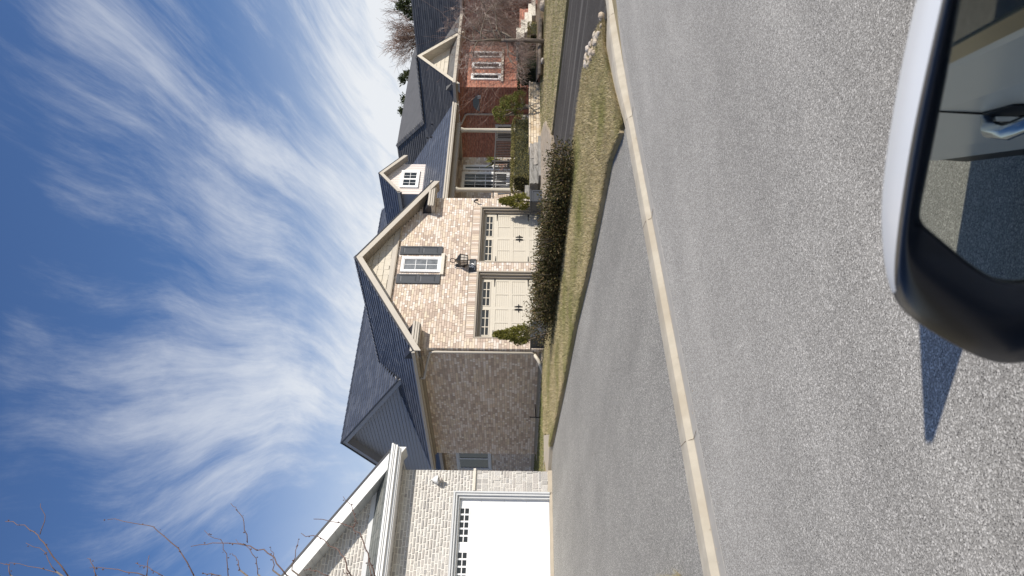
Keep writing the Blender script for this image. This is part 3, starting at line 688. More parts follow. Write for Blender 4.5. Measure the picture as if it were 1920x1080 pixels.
# --- garage doors
def garage_door(x0, x1, z0, z1, y):
    fr = MB()      # jambs and head, stepped
    for k, (o, yy, ye) in enumerate(((.0, GY-.012, GY+.05), (.05, GY+.05, GY+.14), (.095, GY+.14, y+.03))):
        w = .05 if k < 2 else .055
        fr.box(x0+o, x0+o+w, yy, ye, z0-.02, z1-o); fr.box(x1-o-w, x1-o, yy, ye, z0-.02, z1-o); fr.box(x0+o+w, x1-o-w, yy, ye, z1-o-w, z1-o)
    fr.box(x0+.002,x0+.09,GY+.06,y+.03,z0-.02,z1-.06); fr.box(x1-.09,x1-.002,GY+.06,y+.03,z0-.02,z1-.06)
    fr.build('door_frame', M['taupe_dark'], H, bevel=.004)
    a, b, t = x0+.148, x1-.148, z1-.145
    D = MB(); D.box(a, b, y+.022, y+.06, z0-.02, t); do = D.build('garage_door', M['cream'], H)
    W = b-a; half = W/2
    def cx(f): return a+W*f
    colf = [(.045,.255),(.275,.475),(.525,.725),(.745,.955)]
    rows = [(z0+.04, z0+.45), (z0+.60, z0+1.00), (z0+1.12, z0+1.52)]
    fm = MB()      # face: stiles and rails proud of the panels
    us = [0.0]+[v for p in colf for v in p]+[1.0]
    vs = [z0-.02]+[v for p in rows for v in p]+[z0+1.72, z0+2.00, t]
    wf = [(.045,.475),(.525,.955)]
    for i in range(0, len(us), 2): fm.box(cx(us[i]), cx(us[i+1]), y, y+.021, z0-.02, z0+1.66)
    for i in range(0, 7, 2):
        top = vs[i+1] if i < 6 else z0+1.66
        for (p, q) in colf: fm.box(cx(p)+.0005, cx(q)-.0005, y+.001, y+.021, vs[i], top)
    fm.box(a, cx(.045), y, y+.021, z0+1.661, t); fm.box(cx(.475), cx(.525), y, y+.021, z0+1.661, t); fm.box(cx(.955), b, y, y+.021, z0+1.661, t)
    for (p, q) in wf:
        fm.box(cx(p)+.0005, cx(q)-.0005, y+.001, y+.021, z0+1.661, z0+1.690); fm.box(cx(p)+.0005, cx(q)-.0005, y+.001, y+.021, z0+1.955, t)
    for zz in (z0+.525, z0+1.06, z0+1.60): fm.box(a+.01, b-.01, y-.0015, y+.0005, zz-.004, zz-.001)   # section joints
    fm.build('door_face', M['cream'], do, bevel=.003)
    for (p, q) in colf:
        for (c, d) in rows:
            s = MB(); n = 6; hh = (d-c)/n
            for k in range(n): s.hexa([(cx(p),y+.013,c+hh*k+.006),(cx(q),y+.013,c+hh*k+.006),(cx(q),y+.022,c+hh*k+.004),(cx(p),y+.022,c+hh*k+.004),(cx(p),y+.014,c+hh*(k+1)),(cx(q),y+.014,c+hh*(k+1)),(cx(q),y+.022,c+hh*(k+1)),(cx(p),y+.022,c+hh*(k+1))])
            s.build('panel', M['cream'], do)
    for (p, q) in wf:
        s = MB(); wx0, wx1, wz0, wz1 = cx(p), cx(q), z0+1.690, z0+1.955
        s.box(wx0, wx0+.03, y-.012, y+.02, wz0, wz1); s.box(wx1-.03, wx1, y-.012, y+.02, wz0, wz1); s.box(wx0+.03, wx1-.03, y-.012, y+.02, wz0, wz0+.03); s.box(wx0+.03, wx1-.03, y-.012, y+.02, wz1-.03, wz1)
        mid = (wz0+wz1)/2
        for k in (1,2): xx = wx0+(wx1-wx0)*k/3; s.box(xx-.014, xx+.014, y-.004, y+.02, wz0+.03, wz1-.03)
        for k in range(3):
            xa, xb = wx0+(wx1-wx0)*k/3+.014, wx0+(wx1-wx0)*(k+1)/3-.014; s.box(xa, xb, y-.003, y+.02, mid-.012, mid+.012)
            for (c, d) in ((wz0+.03, mid-.012), (mid+.012, wz1-.03)):
                q2 = MB(); q2.box(xa, xb, y+.012, y+.020, c, d); q2.build('pane', M['pane_dark'], do)
        s.build('window_frame', M['cream'], do)
    for zz in (z0+.50, z0+1.57):
        for sg, xx in ((1, a+.01), (-1, b-.01)):
            s = MB(); s.prism([(xx,y-.008,zz-.022),(xx+sg*.30,y-.008,zz-.010),(xx+sg*.33,y-.008,zz),(xx+sg*.30,y-.008,zz+.010),(xx,y-.008,zz+.022)], (0,.006,0)); s.build('hinge', M['black'], do)
    for sg in (1,-1):
        xx = cx(.5)+sg*.055; zz = z0+.80; s = MB()
        s.tube([(xx,y-.004,zz-.10),(xx,y-.03,zz-.08),(xx,y-.045,zz),(xx,y-.03,zz+.08),(xx,y-.004,zz+.10)], .011, 6); s.box(xx-.022,xx+.022,y-.006,y-.001,zz-.125,zz+.125); s.box(xx-.045 if sg > 0 else xx-.10,xx+.10 if sg > 0 else xx+.045,y-.010,y-.004,zz-.014,zz+.014); s.build('handle', M['black'], do)
for a, b in DOORS: garage_door(a, b, -.82, DTOP, GY+.225)
# --- windows
def window(parent, y, x0, x1, z0, z1, nc, nr, fw, mt, sashes=1, glass=None, name='window', along='x', at=0.0):
    """along x facing -y at depth y, or along y facing -x at x=at"""
    def T(mb):
        if along == 'y': mb.v = [(at+(p[1]-y), p[0], p[2]) for p in mb.v]; mb.f = [f[::-1] for f in mb.f]
        return mb
    f = MB(); f.box(x0, x0+fw, y-.03, y+.035, z0, z1); f.box(x1-fw, x1, y-.03, y+.035, z0, z1); f.box(x0+fw, x1-fw, y-.03, y+.035, z0, z0+fw); f.box(x0+fw, x1-fw, y-.03, y+.035, z1-fw, z1)
    ix0, ix1, iz0, iz1 = x0+fw, x1-fw, z0+fw, z1-fw
    wsh = (ix1-ix0)/sashes; sw = fw*.5 if sashes > 1 else fw*.42
    panes = []
    for s in range(sashes):
        a, b = ix0+wsh*s, ix0+wsh*(s+1)
        f.box(a, a+sw, y-.015, y+.03, iz0, iz1); f.box(b-sw, b, y-.015, y+.03, iz0, iz1); f.box(a+sw, b-sw, y-.015, y+.03, iz0, iz0+sw); f.box(a+sw, b-sw, y-.015, y+.03, iz1-sw, iz1)
        A, B, C, E = a+sw, b-sw, iz0+sw, iz1-sw; mw = .009
        for k in range(1, nc): xx = A+(B-A)*k/nc; f.box(xx-mw, xx+mw, y-.003, y+.02, C, E)
        for k in range(1, nr):
            zz = C+(E-C)*k/nr
            for j in range(nc): f.box(A+(B-A)*j/nc+mw, A+(B-A)*(j+1)/nc-mw, y-.002, y+.02, zz-mw, zz+mw)
        for i in range(nc):
            for k in range(nr): panes.append((A+(B-A)*i/nc+(mw if i else 0), A+(B-A)*(i+1)/nc-(mw if i < nc-1 else 0), C+(E-C)*k/nr+(mw if k else 0), C+(E-C)*(k+1)/nr-(mw if k < nr-1 else 0)))
    fo = T(f).build(name, mt, parent, bevel=.003)
    for (a, b, c, d) in panes:
        p = MB(); p.box(a, b, y+.004, y+.010, c, d); T(p).build('pane', glass or M['glass'], fo)
    return fo
M['blind'] = mat('glass_over_pale_blind', (.16,.165,.17), .08, .5, 5, spec=.9)
window(H, GY-.01, 15.96, 16.61, 2.50, 3.78, 2, 3, .075, M['white'], 1, M['blind'])
s = MB(); s.box(15.83, 16.72, GY-.085, GY+.01, 2.385, 2.497); s.build('window_sill', M['palestone'], H, bevel=.006)
for (x0, x1) in ((15.47, 15.85), (16.70, 17.06)):
    s = MB(); z0, z1, y = 2.48, 3.87, GY-.045
    s.box(x0, x1, y+.012, GY-.006, z0, z1)
    for a, b in ((z0, z0+.14), ((z0+z1)/2-.045, (z0+z1)/2+.045), (z1-.11, z1)): s.box(x0+.055, x1-.055, y, y+.012, a, b)
    s.box(x0, x0+.054, y-.001, y+.012, z0, z1); s.box(x1-.054, x1, y-.001, y+.012, z0, z1)
    so_ = s.build('shutter', M['shutter'], H, bevel=.004)
    for a, b in ((z0+.15, (z0+z1)/2-.055), ((z0+z1)/2+.055, z1-.12)):
        p = MB(); X0, X1 = x0+.062, x1-.062; p.add([(X0,y+.011,a),(X1,y+.011,a),(X1,y+.011,b),(X0,y+.011,b),(X0+.045,y+.001,a+.045),(X1-.045,y+.001,a+.045),(X1-.045,y+.001,b-.045),(X0+.045,y+.001,b-.045)], [(4,5,6,7),(0,1,5,4),(1,2,6,5),(2,3,7,6),(3,0,4,7)])
        p.build('panel', M['shutter'], so_)
window(H, 21.985, *wA, 2, 4, .09, M['white'], 2)
window(H, 21.985, *wB, 1, 3, .075, M['white'], 1)
window(H, 0, wC[0], wC[1], wC[2], wC[3], 1, 1, .09, M['greywhite'], 2, None, 'window', 'y', 14.488)
# small wall fittings
s = MB(); s.tube([(19.21,GY,1.55),(19.21,GY-.07,1.55),(19.18,GY-.12,1.49)], .022, 6); s.lathe((19.16,GY-.15,1.42), [(.0,0),(.035,.0),(.03,.10),(.015,.12)], 8); s.build('wall_camera', M['black'], H, smooth=True)
# --- left gable of the main roof: clapboards
XG = 14.5; gw = MB(); gw.prism([(XG+.02,22.2,3.0),(XG+.02,30.7,3.0),(XG+.02,30.7,mz(22.2)-.1),(XG+.02,26.46,mz(26.46)-.1),(XG+.02,22.2,mz(22.2)-.1)], (.15,0,0))
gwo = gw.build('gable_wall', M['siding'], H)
z = 3.02
while z < 6.45:
    z1 = z+.127; hb_ = (mz(26.46)-.12-z)/.6; ht = (mz(26.46)-.12-z1)/.6
    if ht < .05: break
    y0, y1, y2, y3 = 26.46-hb_, 26.46+hb_, 26.46+ht, 26.46-ht
    y0, y1, y2, y3 = max(y0,22.2), min(y1,30.7), min(y2,30.7), max(y3,22.2)
    s = MB(); s.hexa([(XG-.012,y0,z),(XG-.012,y1,z),(XG+.02,y1,z),(XG+.02,y0,z),(XG+.006,y3,z1),(XG+.006,y2,z1),(XG+.02,y2,z1),(XG+.02,y3,z1)])
    s.build('siding_board', M['siding'], gwo); z = z1+.002
tr = MB(); ed = MB(); sf = MB()
for (ya, yb) in ((26.46, 21.95), (26.46, 33.0)):
    za, zb = mz(26.46), mz(26.46)-.6*abs(yb-26.46)
    board(tr, (14.15,ya,za-.03), (14.15,yb,zb-.03), .20, (.03,0,0)); board(ed, (14.11,ya,za+.02), (14.11,yb,zb+.02), .05, (.05,0,0))
    sf.quad((14.18,ya,za-.20),(14.18,yb,zb-.20),(XG+.03,yb,zb-.20),(XG+.03,ya,za-.20))
tr.build('rake_board', M['siding'], H); ed.build('drip_edge', M['edge'], H); sf.build('soffit', M['siding'], H)
tr = MB(); board(tr, (26.77,26.46,mz(26.46)-.03), (26.77,20,mz(20)-.03), .2, (.03,0,0)); tr.build('rake_board', M['taupe'], H)
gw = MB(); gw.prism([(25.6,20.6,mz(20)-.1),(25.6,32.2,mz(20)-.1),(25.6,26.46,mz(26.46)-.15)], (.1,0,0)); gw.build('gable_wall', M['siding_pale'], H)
# apron roof over the recessed left wall
s = MB(); s.hexa([(14.12,25.62,2.98),(14.5,25.62,2.98),(14.5,33,2.98),(14.12,33,2.98),(14.12,25.62,3.03),(14.5,25.62,3.36),(14.5,33,3.36),(14.12,33,3.03)]); s.build('apron_roof', M['shingle'], H)
s = MB(); s.box(14.08, 14.119, 25.62, 33, 2.90, 3.02); s.box(14.12, 14.49, 25.62, 33, 2.90, 2.93); s.build('fascia', M['taupe_dark'], H)
# --- dormer
DX, DE, DA = 24.25, 5.06, 5.95
dz_ = lambda x: DA-.80*abs(x-DX)
dw = MB(); dw.prism([(23.34,22.02,4.0),(25.16,22.02,4.0),(25.16,22.02,dz_(25.16)-.1),(DX,22.02,DA-.12),(23.34,22.02,dz_(23.34)-.1)], (0,3.2,0)); dwo = dw.build('dormer_wall', M['siding_pale'], H)
x = 23.335
while x < 25.15:
    x1 = min(x+.146, 25.165); s = MB()
    f_ = lambda xx: dz_(xx)-.14
    s.prism([(x+.004,22.0,4.06),(x1-.004,22.0,4.06),(x1-.004,22.0,f_(x1)),(x+.004,22.0,f_(x))], (0,.018,0)); s.build('siding_board', M['siding_pale'], dwo, bevel=.004); x = x1
for (a, b) in ((23.32, 23.42), (25.08, 25.18)):
    s = MB(); s.box(a, b, 21.985, 22.0-.0005, 4.06, min(dz_(a), dz_(b))-.15); s.build('corner_board', M['siding_pale'], dwo)
s = MB()
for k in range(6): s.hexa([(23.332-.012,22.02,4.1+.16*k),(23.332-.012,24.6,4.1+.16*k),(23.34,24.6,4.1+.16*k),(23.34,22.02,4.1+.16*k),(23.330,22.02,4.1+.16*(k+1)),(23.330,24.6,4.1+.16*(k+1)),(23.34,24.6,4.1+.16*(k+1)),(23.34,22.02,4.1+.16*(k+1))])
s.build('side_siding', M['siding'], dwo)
window(H, 21.97, 23.69, 24.74, 4.26, 5.04, 2, 2, .085, M['white'], 2)
dr_ = MB()
for sg in (-1, 1):
    xe = DX+sg*1.14; ze = dz_(xe)
    dr_.poly([(DX,21.68,DA),(xe,21.68,ze),(xe,23.9+(ze-5.2)/.6,ze),(DX,23.9+(DA-5.2)/.6,DA)])
dro = dr_.build('dormer_roof', M['deck'], H)
sd_ = math.sqrt(1+.64); ze = dz_(DX-1.14)
lay_shingles(dro, 'shingle', M['shingle_one'], M['shingle'], (DX-1.14,25.2,ze), (0,-1,0), (1,0,.8), [(25.2-(23.9+(ze-5.2)/.6),0),(25.2-21.68,0),(25.2-21.68,1.14*sd_),(25.2-25.15,1.14*sd_)], .2, LS, 30)
tr = MB(); ed = MB(); sf = MB()
for sg in (-1, 1):
    xe = DX+sg*1.16; ze = dz_(xe)
    board(tr, (DX,21.70,DA-.03), (xe,21.70,ze-.03), .17, (0,-.03,0)); board(ed, (DX,21.665,DA+.015), (xe,21.665,ze+.015), .045, (0,.05,0))
    sf.quad((DX,21.7,DA-.18),(xe,21.7,ze-.18),(xe,22.02,ze-.18),(DX,22.02,DA-.18))
tr.box(DX-1.18, DX-1.10, 21.67, 24.0, dz_(DX-1.14)-.13, dz_(DX-1.14)-.01)
tr.build('rake_board', M['taupe'], dro, bevel=.004); ed.build('drip_edge', M['edge'], dro); sf.build('soffit', M['taupe_dark'], dro)
# --- porch
s = MB(); s.box(19.9, 26.80, 19.93, 19.985, 2.735, 2.865); s.box(19.9, 26.82, 19.90, 19.93, 2.82, 2.885); s.box(19.9, 26.80, 19.95, 19.985, 2.70, 2.735); s.build('gutter', M['taupe'], H, bevel=.008)
s = MB(); s.box(19.42, 26.75, 19.99, 21.98, 2.69, 2.72); s.build('porch_ceiling', M['taupe_dark'], H)
s = MB(); s.box(19.42, 25.85, 20.25, 20.55, 2.50, 2.685); s.box(25.55,25.85,20.56,21.98,2.50,2.685); s.build('porch_beam', M['taupe_dark'], H, bevel=.006)
for x in (21.90, 25.55):
    s = MB(); s.lathe((x,20.4,0), [(.135,-.1),(.135,.0),(.10,.03),(.098,.3),(.085,2.36),(.10,2.38),(.10,2.41),(.125,2.43),(.125,2.498)], 20); s.build('porch_column', M['cream'], H, smooth=True, bevel=0)
s = MB(); s.box(19.42, 26.2, 20.1, 21.98, -.85, -.05); s.build('porch_floor', M['found'], H)
M['rail'] = mat('brown_black_rail', (.05,.045,.042), .5)
s = MB(); s.box(22.0, 25.45, 20.37, 20.43, .985, 1.035); s.box(22.0, 25.45, 20.385, 20.415, .06, .10); s.box(23.53, 23.61, 20.36, 20.44, -.05, 1.12)
ro = s.build('porch_railing', M['rail'], H)
for i in range(34):
    x = 22.05+i*.1
    if abs(x-23.57) < .05: continue
    b_ = MB(); b_.box(x-.012, x+.012, 20.388, 20.412, .101, .984); b_.build('baluster', M['rail'], ro)
s = MB(); s.box(19.45,21.8,20.37,20.43,.985,1.035); s.build('handrail', M['rail'], H)
for (x, y) in ((24.0,22.9),(23.6,24.0)):
    pass
# roof vents (little snow guards) on the porch roof
for (px_, py_) in ((803.5,259.5),(810.3,258),(812.5,234)):
    d = ray(px_, py_); a0 = 5.2-.6*23.9; p = d*(a0/(d[2]-.6*d[1]))
    s = MB(); s.tube([(p[0],p[1]-.02,p[2]+.0),(p[0],p[1]-.05,p[2]+.10)], [.05,.04], 8); s.build('roof_vent', M['edge'], H)

# ------------------------------------------------------------------ white stone house on the left
WH = thing('stone_house', 'pale stone house with white garage door and white gable trim at the frame edge', 'house', (3.2, 22, -.83))
WY, WX = 17.2, 8.5
wg = lambda x, d=0: 3.02+.656*(8.83-x)-d if x > 2.5 else 3.02+.656*(8.83-2.5)-.656*(2.5-x)-d
b = MB(); b.box(7.93, WX-.012, WY+.004, WY+.25, -.83, 1.49); b.box(-3.5, WX-.012, WY+.004, WY+.25, 1.491, 3.0); b.box(-3.5, 2.95, WY+.004, WY+.25, -.83, 1.49)
b.prism([(-3.3,WY+.004,3.0),(WX-.012,WY+.004,3.0),(2.5,WY+.004,wg(2.5)-.3)], (0,.2,0)); b.box(WX-.25, WX-.012, WY+.26, 30, -.83, 3.0)
w1 = b.build('wall', M['stone_mortar'], WH)
SLn = [.15,.19,.24,.12]
lay_bricks(w1, 'stone', M['stone_one'], M['stone'], (0,WY,0), (1,0,0), (0,-1,0), .0775, 1.035, 3.30, slicer([(4.6,1),(WX,1),(WX,3.4),(4.6,3.4)], [(2.9,7.95,0,1.50)]), SLn, 220, gap=.024, proud=.010, rough=.014)
lay_bricks(w1, 'stone', M['stone_one'], M['stone'], (0,WY,0), (1,0,0), (0,-1,0), .0775, 3.42, 6.4, slicer([(2.9,3.3),(8.12,3.3),(2.9,6.75)], []), SLn, 0, gap=.024, proud=.010, rough=.014)
# irregular ashlar below the band: tall and small stones together
u = 0
zrow = -.775
for hrow in (.155,.0775,.135,.155,.10,.155,.0775,.16,.135,.155,.135,.155,.125):
    top = min(zrow+hrow, .965)
    if top-zrow < .04: break
    lay_bricks(w1, 'stone', M['stone_one'], M['stone'], (0,WY,0), (1,0,0), (0,-1,0), hrow if random.random() < .6 else hrow/2, zrow, top, lambda v: [(7.95, WX+.004)], [.14,.2,.27,.11], 8, gap=.020, proud=.014, rough=.018)
    zrow = top
b = MB(); b.box(7.952, WX+.03, WY-.05, WY+.10, .968, 1.03); b.build('stone_band', M['palestone'], w1, bevel=.006)
b = MB(); b.box(7.94, WX+.015, WY-.02, WY+.24, -1.1, -.778); b.build('foundation', M['slab'], WH)
b = MB(); b.box(1.9, 7.95, WY-.005, WY+.3, -1.1, -.815); b.build('door_sill', M['slab'], WH)
# garage door (white, overexposed in the sun)
f = MB()
for (o, y0, y1, wd) in ((.0, WY-.035, WY+.02, .045), (.045, WY-.005, WY+.08, .05), (.095, WY+.05, WY+.19, .05)):
    f.box(7.95-o-wd, 7.95-o, y0, y1, -.82, 1.48-o); f.box(2.95+o, 2.95+o+wd, y0, y1, -.82, 1.48-o); f.box(2.95+o+wd, 7.95-o-wd, y0, y1, 1.48-o-wd, 1.48-o)
f.box(7.86, 7.948, WY+.0, WY+.19, -.82, 1.40)
f.build('door_frame', M['greywhite'], WH, bevel=.004)
s = MB(); s.box(3.08, 7.81, WY+.16, WY+.2, -.815, 1.345); wd_ = s.build('garage_door', M['white'], WH)
for k in range(4):
    z0 = -.81+.54*k
    s = MB(); s.box(3.085, 7.805, WY+.146, WY+.159, z0+.003, z0+.536); s.build('door_section', M['white'], wd_, bevel=.003)
for i in range(8):
    for k in range(3):
        x1 = 7.66-i*.588; z0 = -.81+.54*k+.09; s = MB(); s.add([(x1-.50,WY+.1455,z0),(x1,WY+.1455,z0),(x1,WY+.1455,z0+.36),(x1-.50,WY+.1455,z0+.36),(x1-.45,WY+.138,z0+.05),(x1-.05,WY+.138,z0+.05),(x1-.05,WY+.138,z0+.31),(x1-.45,WY+.138,z0+.31)], [(4,5,6,7),(0,1,5,4),(1,2,6,5),(2,3,7,6),(3,0,4,7)]); s.build('panel', M['white'], wd_)
for i in range(4):
    x1 = 7.60-i*1.063; x0 = x1-.86; z0, z1 = 1.085, 1.315; s = MB(); y = WY+.135
    s.box(x0-.02, x1+.02, y, y+.0105, z0-.02, z0+.012); s.box(x0-.02, x1+.02, y, y+.0105, z1-.012, z1+.02)
    for k in range(6):
        xx = x0+(x1-x0)*k/5; s.box(xx-.02, xx+.02, y, y+.0105, z0+.0121, z1-.0121)
    for k in range(5):
        xa, xb = x0+(x1-x0)*k/5+.021, x0+(x1-x0)*(k+1)/5-.021; mid = (z0+z1)/2; s.box(xa, xb, y, y+.0105, mid-.010, mid+.010)
        for (c, d) in ((z0+.012, mid-.010), (mid+.010, z1-.012)):
            q = MB(); q.box(xa, xb, y+.006, y+.0104, c, d); q.build('pane', M['pane_dark'], wd_)
    s.build('window_frame', M['white'], wd_)
# pent roof and cornice across the gable
s = MB(); s.box(-3.8, 8.80, 16.74, WY-.002, 2.775, 2.80); s.build('soffit', M['whitewall'], WH)
s = MB(); s.box(-3.8, 8.84, 16.71, 16.739, 2.80, 2.93); s.box(-3.8, 8.88, 16.62, 16.709, 2.92, 2.985); s.box(-3.8, 8.89, 16.60, 16.62, 2.955, 3.0); s.box(-3.8, 8.87, 16.645, 16.709, 2.86, 2.92); s.box(8.80, 8.84, 16.74, 30, 2.80, 2.95)
s.build('gutter', M['whitewall'], WH, bevel=.006)
s = MB(); s.hexa([(-3.8,16.66,2.96),(8.84,16.66,2.96),(8.2,WY-.004,2.96),(-3.8,WY-.004,2.96),(-3.8,16.66,2.99),(8.84,16.66,2.99),(8.2,WY-.004,3.305),(-3.8,WY-.004,3.305)])
M['greyshingle'] = mat('weathered_grey_shingle', (.165,.175,.165), .85, .18, 5, .3, 60, ramp=[(.165,.175,.165),(.14,.15,.145),(.19,.195,.18),(.15,.16,.15)])
po = s.build('pent_roof', M['greyshingle'], WH)
lay_shingles(po, 'shingle', M['greyshingle'], M['greyshingle'], (3.5,16.655,2.995), (1,0,0), (0,.545,.315), [(0,0),(5.3,0),(4.75,.63),(0,.63)], .15, [.3,.22,.38], 0, .014)
s = MB(); s.box(-3.5, 8.10, WY-.035, WY-.003, 3.31, 3.415); s.build('trim_board', M['greywhite'], WH, bevel=.004)
tr = MB(); ed = MB(); sf = MB()
for (xa, xb) in ((2.5, 8.87), (2.5, -3.87)):
    board(tr, (xa,16.78,wg(xa)-.03), (xb,16.78,wg(xb)-.03), .30, (0,-.03,0)); board(ed, (xa,16.74,wg(xa)+.015), (xb,16.74,wg(xb)+.015), .055, (0,.05,0))
    n = 30
    for i in range(n):
        p, q = xa+(xb-xa)*i/n, xa+(xb-xa)*(i+1)/n-.01*(1 if xb > xa else -1); sf.quad((p,16.78,wg(p)-.325),(q,16.78,wg(q)-.325),(q,WY,wg(q)-.325),(p,WY,wg(p)-.325))
    sf.quad((xa,16.78,wg(xa)-.31),(xb,16.78,wg(xb)-.31),(xb,WY,wg(xb)-.31),(xa,WY,wg(xa)-.31))
tr.build('rake_board', M['white'], WH, bevel=.004); ed.build('drip_edge', M['edge'], WH); sf.build('soffit', M['greywhite'], WH)
s = MB(); s.poly([(2.5,16.76,wg(2.5)-.01),(8.85,16.76,wg(8.85)-.01),(8.85,30,wg(8.85)-.01),(2.5,30,wg(2.5)-.01)]); s.poly([(2.5,16.76,wg(2.5)-.01),(-3.85,16.76,wg(-3.85)-.01),(-3.85,30,wg(-3.85)-.01),(2.5,30,wg(2.5)-.01)]); s.build('roof', M['deck'], WH)
# white dome lamp by the door
LA = thing('wall_lamp', 'white dome wall lamp on the pale stone wall beside the white garage door', 'lamp', (8.18, WY, 1.86))
s = MB(); s.lathe((8.18,WY-.13,1.86), [(.095,0),(.105,.005),(.095,.04),(.06,.10),(.02,.135),(.0,.14)], 18); s.build('lamp_shade', M['white'], LA, smooth=True)
s = MB(); s.tube([(8.18,WY-.13,1.99),(8.18,WY-.13,2.02),(8.18,WY-.06,2.03),(8.18,WY-.02,1.95)], .012, 6); s.lathe((8.18,WY-.02,1.84), [(.05,0),(.05,.12)], 12); s.build('lamp_arm', M['white'], LA)
s = MB(); s.lathe((8.18,WY-.13,1.76), [(.0,0),(.045,.01),(.05,.05),(.04,.10)], 12); s.build('lamp_globe', M['lampglass'], LA, smooth=True)

# ------------------------------------------------------------------ red brick house on the right
def brickmat(name, c1, c2, cm, bw=.22, rh=.075):
    mt = bpy.data.materials.new(name); mt.use_nodes = True; t = mt.node_tree; L = t.links; bs = t.nodes['Principled BSDF']; bs.inputs['Roughness'].default_value = .9
    g = t.nodes.new('ShaderNodeNewGeometry'); s = t.nodes.new('ShaderNodeSeparateXYZ'); L.new(g.outputs['Position'], s.inputs[0])
    a = t.nodes.new('ShaderNodeMath'); L.new(s.outputs[0], a.inputs[0]); L.new(s.outputs[1], a.inputs[1]); c = t.nodes.new('ShaderNodeCombineXYZ'); L.new(a.outputs[0], c.inputs[0]); L.new(s.outputs[2], c.inputs[1])
    k = t.nodes.new('ShaderNodeTexBrick'); k.inputs['Scale'].default_value = 1; k.inputs['Brick Width'].default_value = bw; k.inputs['Row Height'].default_value = rh; k.inputs['Mortar Size'].default_value = .006; k.inputs['Bias'].default_value = .0
    k.inputs['Color1'].default_value = (*c1,1); k.inputs['Color2'].default_value = (*c2,1); k.inputs['Mortar'].default_value = (*cm,1); L.new(c.outputs[0], k.inputs['Vector'])
    n = t.nodes.new('ShaderNodeTexNoise'); n.inputs['Scale'].default_value = 4.5; n.inputs['Detail'].default_value = 6; mp = t.nodes.new('ShaderNodeMapping'); mp.inputs['Scale'].default_value = (1,3,1); L.new(c.outputs[0], mp.inputs[0]); L.new(mp.outputs[0], n.inputs['Vector'])
    mr = t.nodes.new('ShaderNodeMapRange'); mr.inputs[1].default_value = .3; mr.inputs[2].default_value = .7; mr.inputs[3].default_value = .65; mr.inputs[4].default_value = 1.4; L.new(n.outputs['Fac'], mr.inputs[0])
    h = t.nodes.new('ShaderNodeHueSaturation'); L.new(mr.outputs[0], h.inputs['Value']); L.new(k.outputs['Color'], h.inputs['Color']); L.new(h.outputs[0], bs.inputs['Base Color'])
    bp = t.nodes.new('ShaderNodeBump'); bp.inputs['Strength'].default_value = .8; bp.inputs['Distance'].default_value = .01; bp.invert = True; L.new(k.outputs['Fac'], bp.inputs['Height']); L.new(bp.outputs[0], bs.inputs['Normal'])
    return mt
M['redbrick'] = brickmat('red_brick', (.44,.18,.115), (.31,.115,.075), (.36,.285,.24))
M['darkbrick'] = M['redbrick']
RS = [(.105,.105,.105),(.085,.085,.088),(.125,.123,.12),(.095,.095,.096)]
M['farshingle'] = mat('charcoal_shingle', RS[0], .8, .15, 2, ramp=RS)
RH = thing('brick_house', 'red brick house with grey roof and small cream gable behind the bare tree', 'house', (36, 26, -.6))
BX, BY, BX2, BE = 30.8, 22.0, 34.3, 3.18
RAX, RAZ, RSL = 32.55, 5.12, .90
s = MB(); s.box(BX, BX2, BY, BY+.2, -.8, 3.018); s.box(BX, BX+.2, BY+.2, 30, -.8, 3.018); s.box(BX2-.2, 44, 24.5, 24.7, -.8, 4.2); s.box(BX2-.2, BX2, BY+.2, 24.5, -.8, 3.0); s.box(36.9, 37.1, 17.5, 24.5, -.8, 3.0)
rw = s.build('wall', M['redbrick'], RH)
# windows of the bay
for i, (x0, x1) in enumerate(((31.36,31.86),(32.30,32.80),(33.24,33.74))):
    window(RH, BY-.03, x0, x1, .97, 2.42, 1, 1, .085, M['white'], 1)
s = MB(); s.box(31.2, 33.95, BY-.09, BY+.01, .855, .965); s.build('window_sill', M['palestone'], RH)
window(RH, 0, 24.2, 25.2, -.6, 1.25, 1, 1, .09, M['greywhite'], 1, None, 'side_door', 'y', BX-.02)
# roofs
rf = MB(); ez = BE; exl = RAX-(RAZ-BE)/RSL
sx_ = lambda x: RAZ-RSL*(RAX-x)
def onslope(px_, py_):          # meets the left slope plane z = RAZ - RSL*(RAX-x)
    d = ray(px_, py_); t = (RAZ-RSL*RAX)/(d[2]-RSL*d[0]); return d*t
A = onslope(788,222); Bp = onslope(744,272); Cp = onslope(772,300)
rf.poly([(exl,21.5,ez),(RAX,21.5,RAZ),(RAX,A[1],RAZ),tuple(Bp),(Bp[0],Bp[1]+.6,Bp[2]),(exl,31,ez)])
rf.poly([(RAX,21.5,RAZ),(34.7,21.5,RAZ-RSL*2.15),(34.7,25.0,RAZ-RSL*2.15),(RAX,A[1],RAZ)])
# higher main roof, front slope
ridge_end = atY(772,125,Bp[1])
rf.poly([(RAX,A[1],RAZ),(44,A[1],RAZ),(44,Bp[1],Bp[2]),tuple(Bp)])
# right wing and the small front slope over the entry
wx0, wz0 = 36.8, 3.22
wr = atX(775,40,39.2); wr2 = float(wr[2])
rf.poly([(wx0,16.5,wz0),(wx0,27,wz0),(39.2,27,wr2),(39.2,16.5,wr2)][::-1])
rf.poly([(39.2,16.5,wr2),(39.2,27,wr2),(41.6,27,wz0),(41.6,16.5,wz0)])
rf.poly([(34.3,21.75,3.22),(36.9,21.75,3.22),(36.9,24.6,5.0),(34.3,24.6,5.0)])
ro_ = rf.build('roof', M['farshingle'], RH)
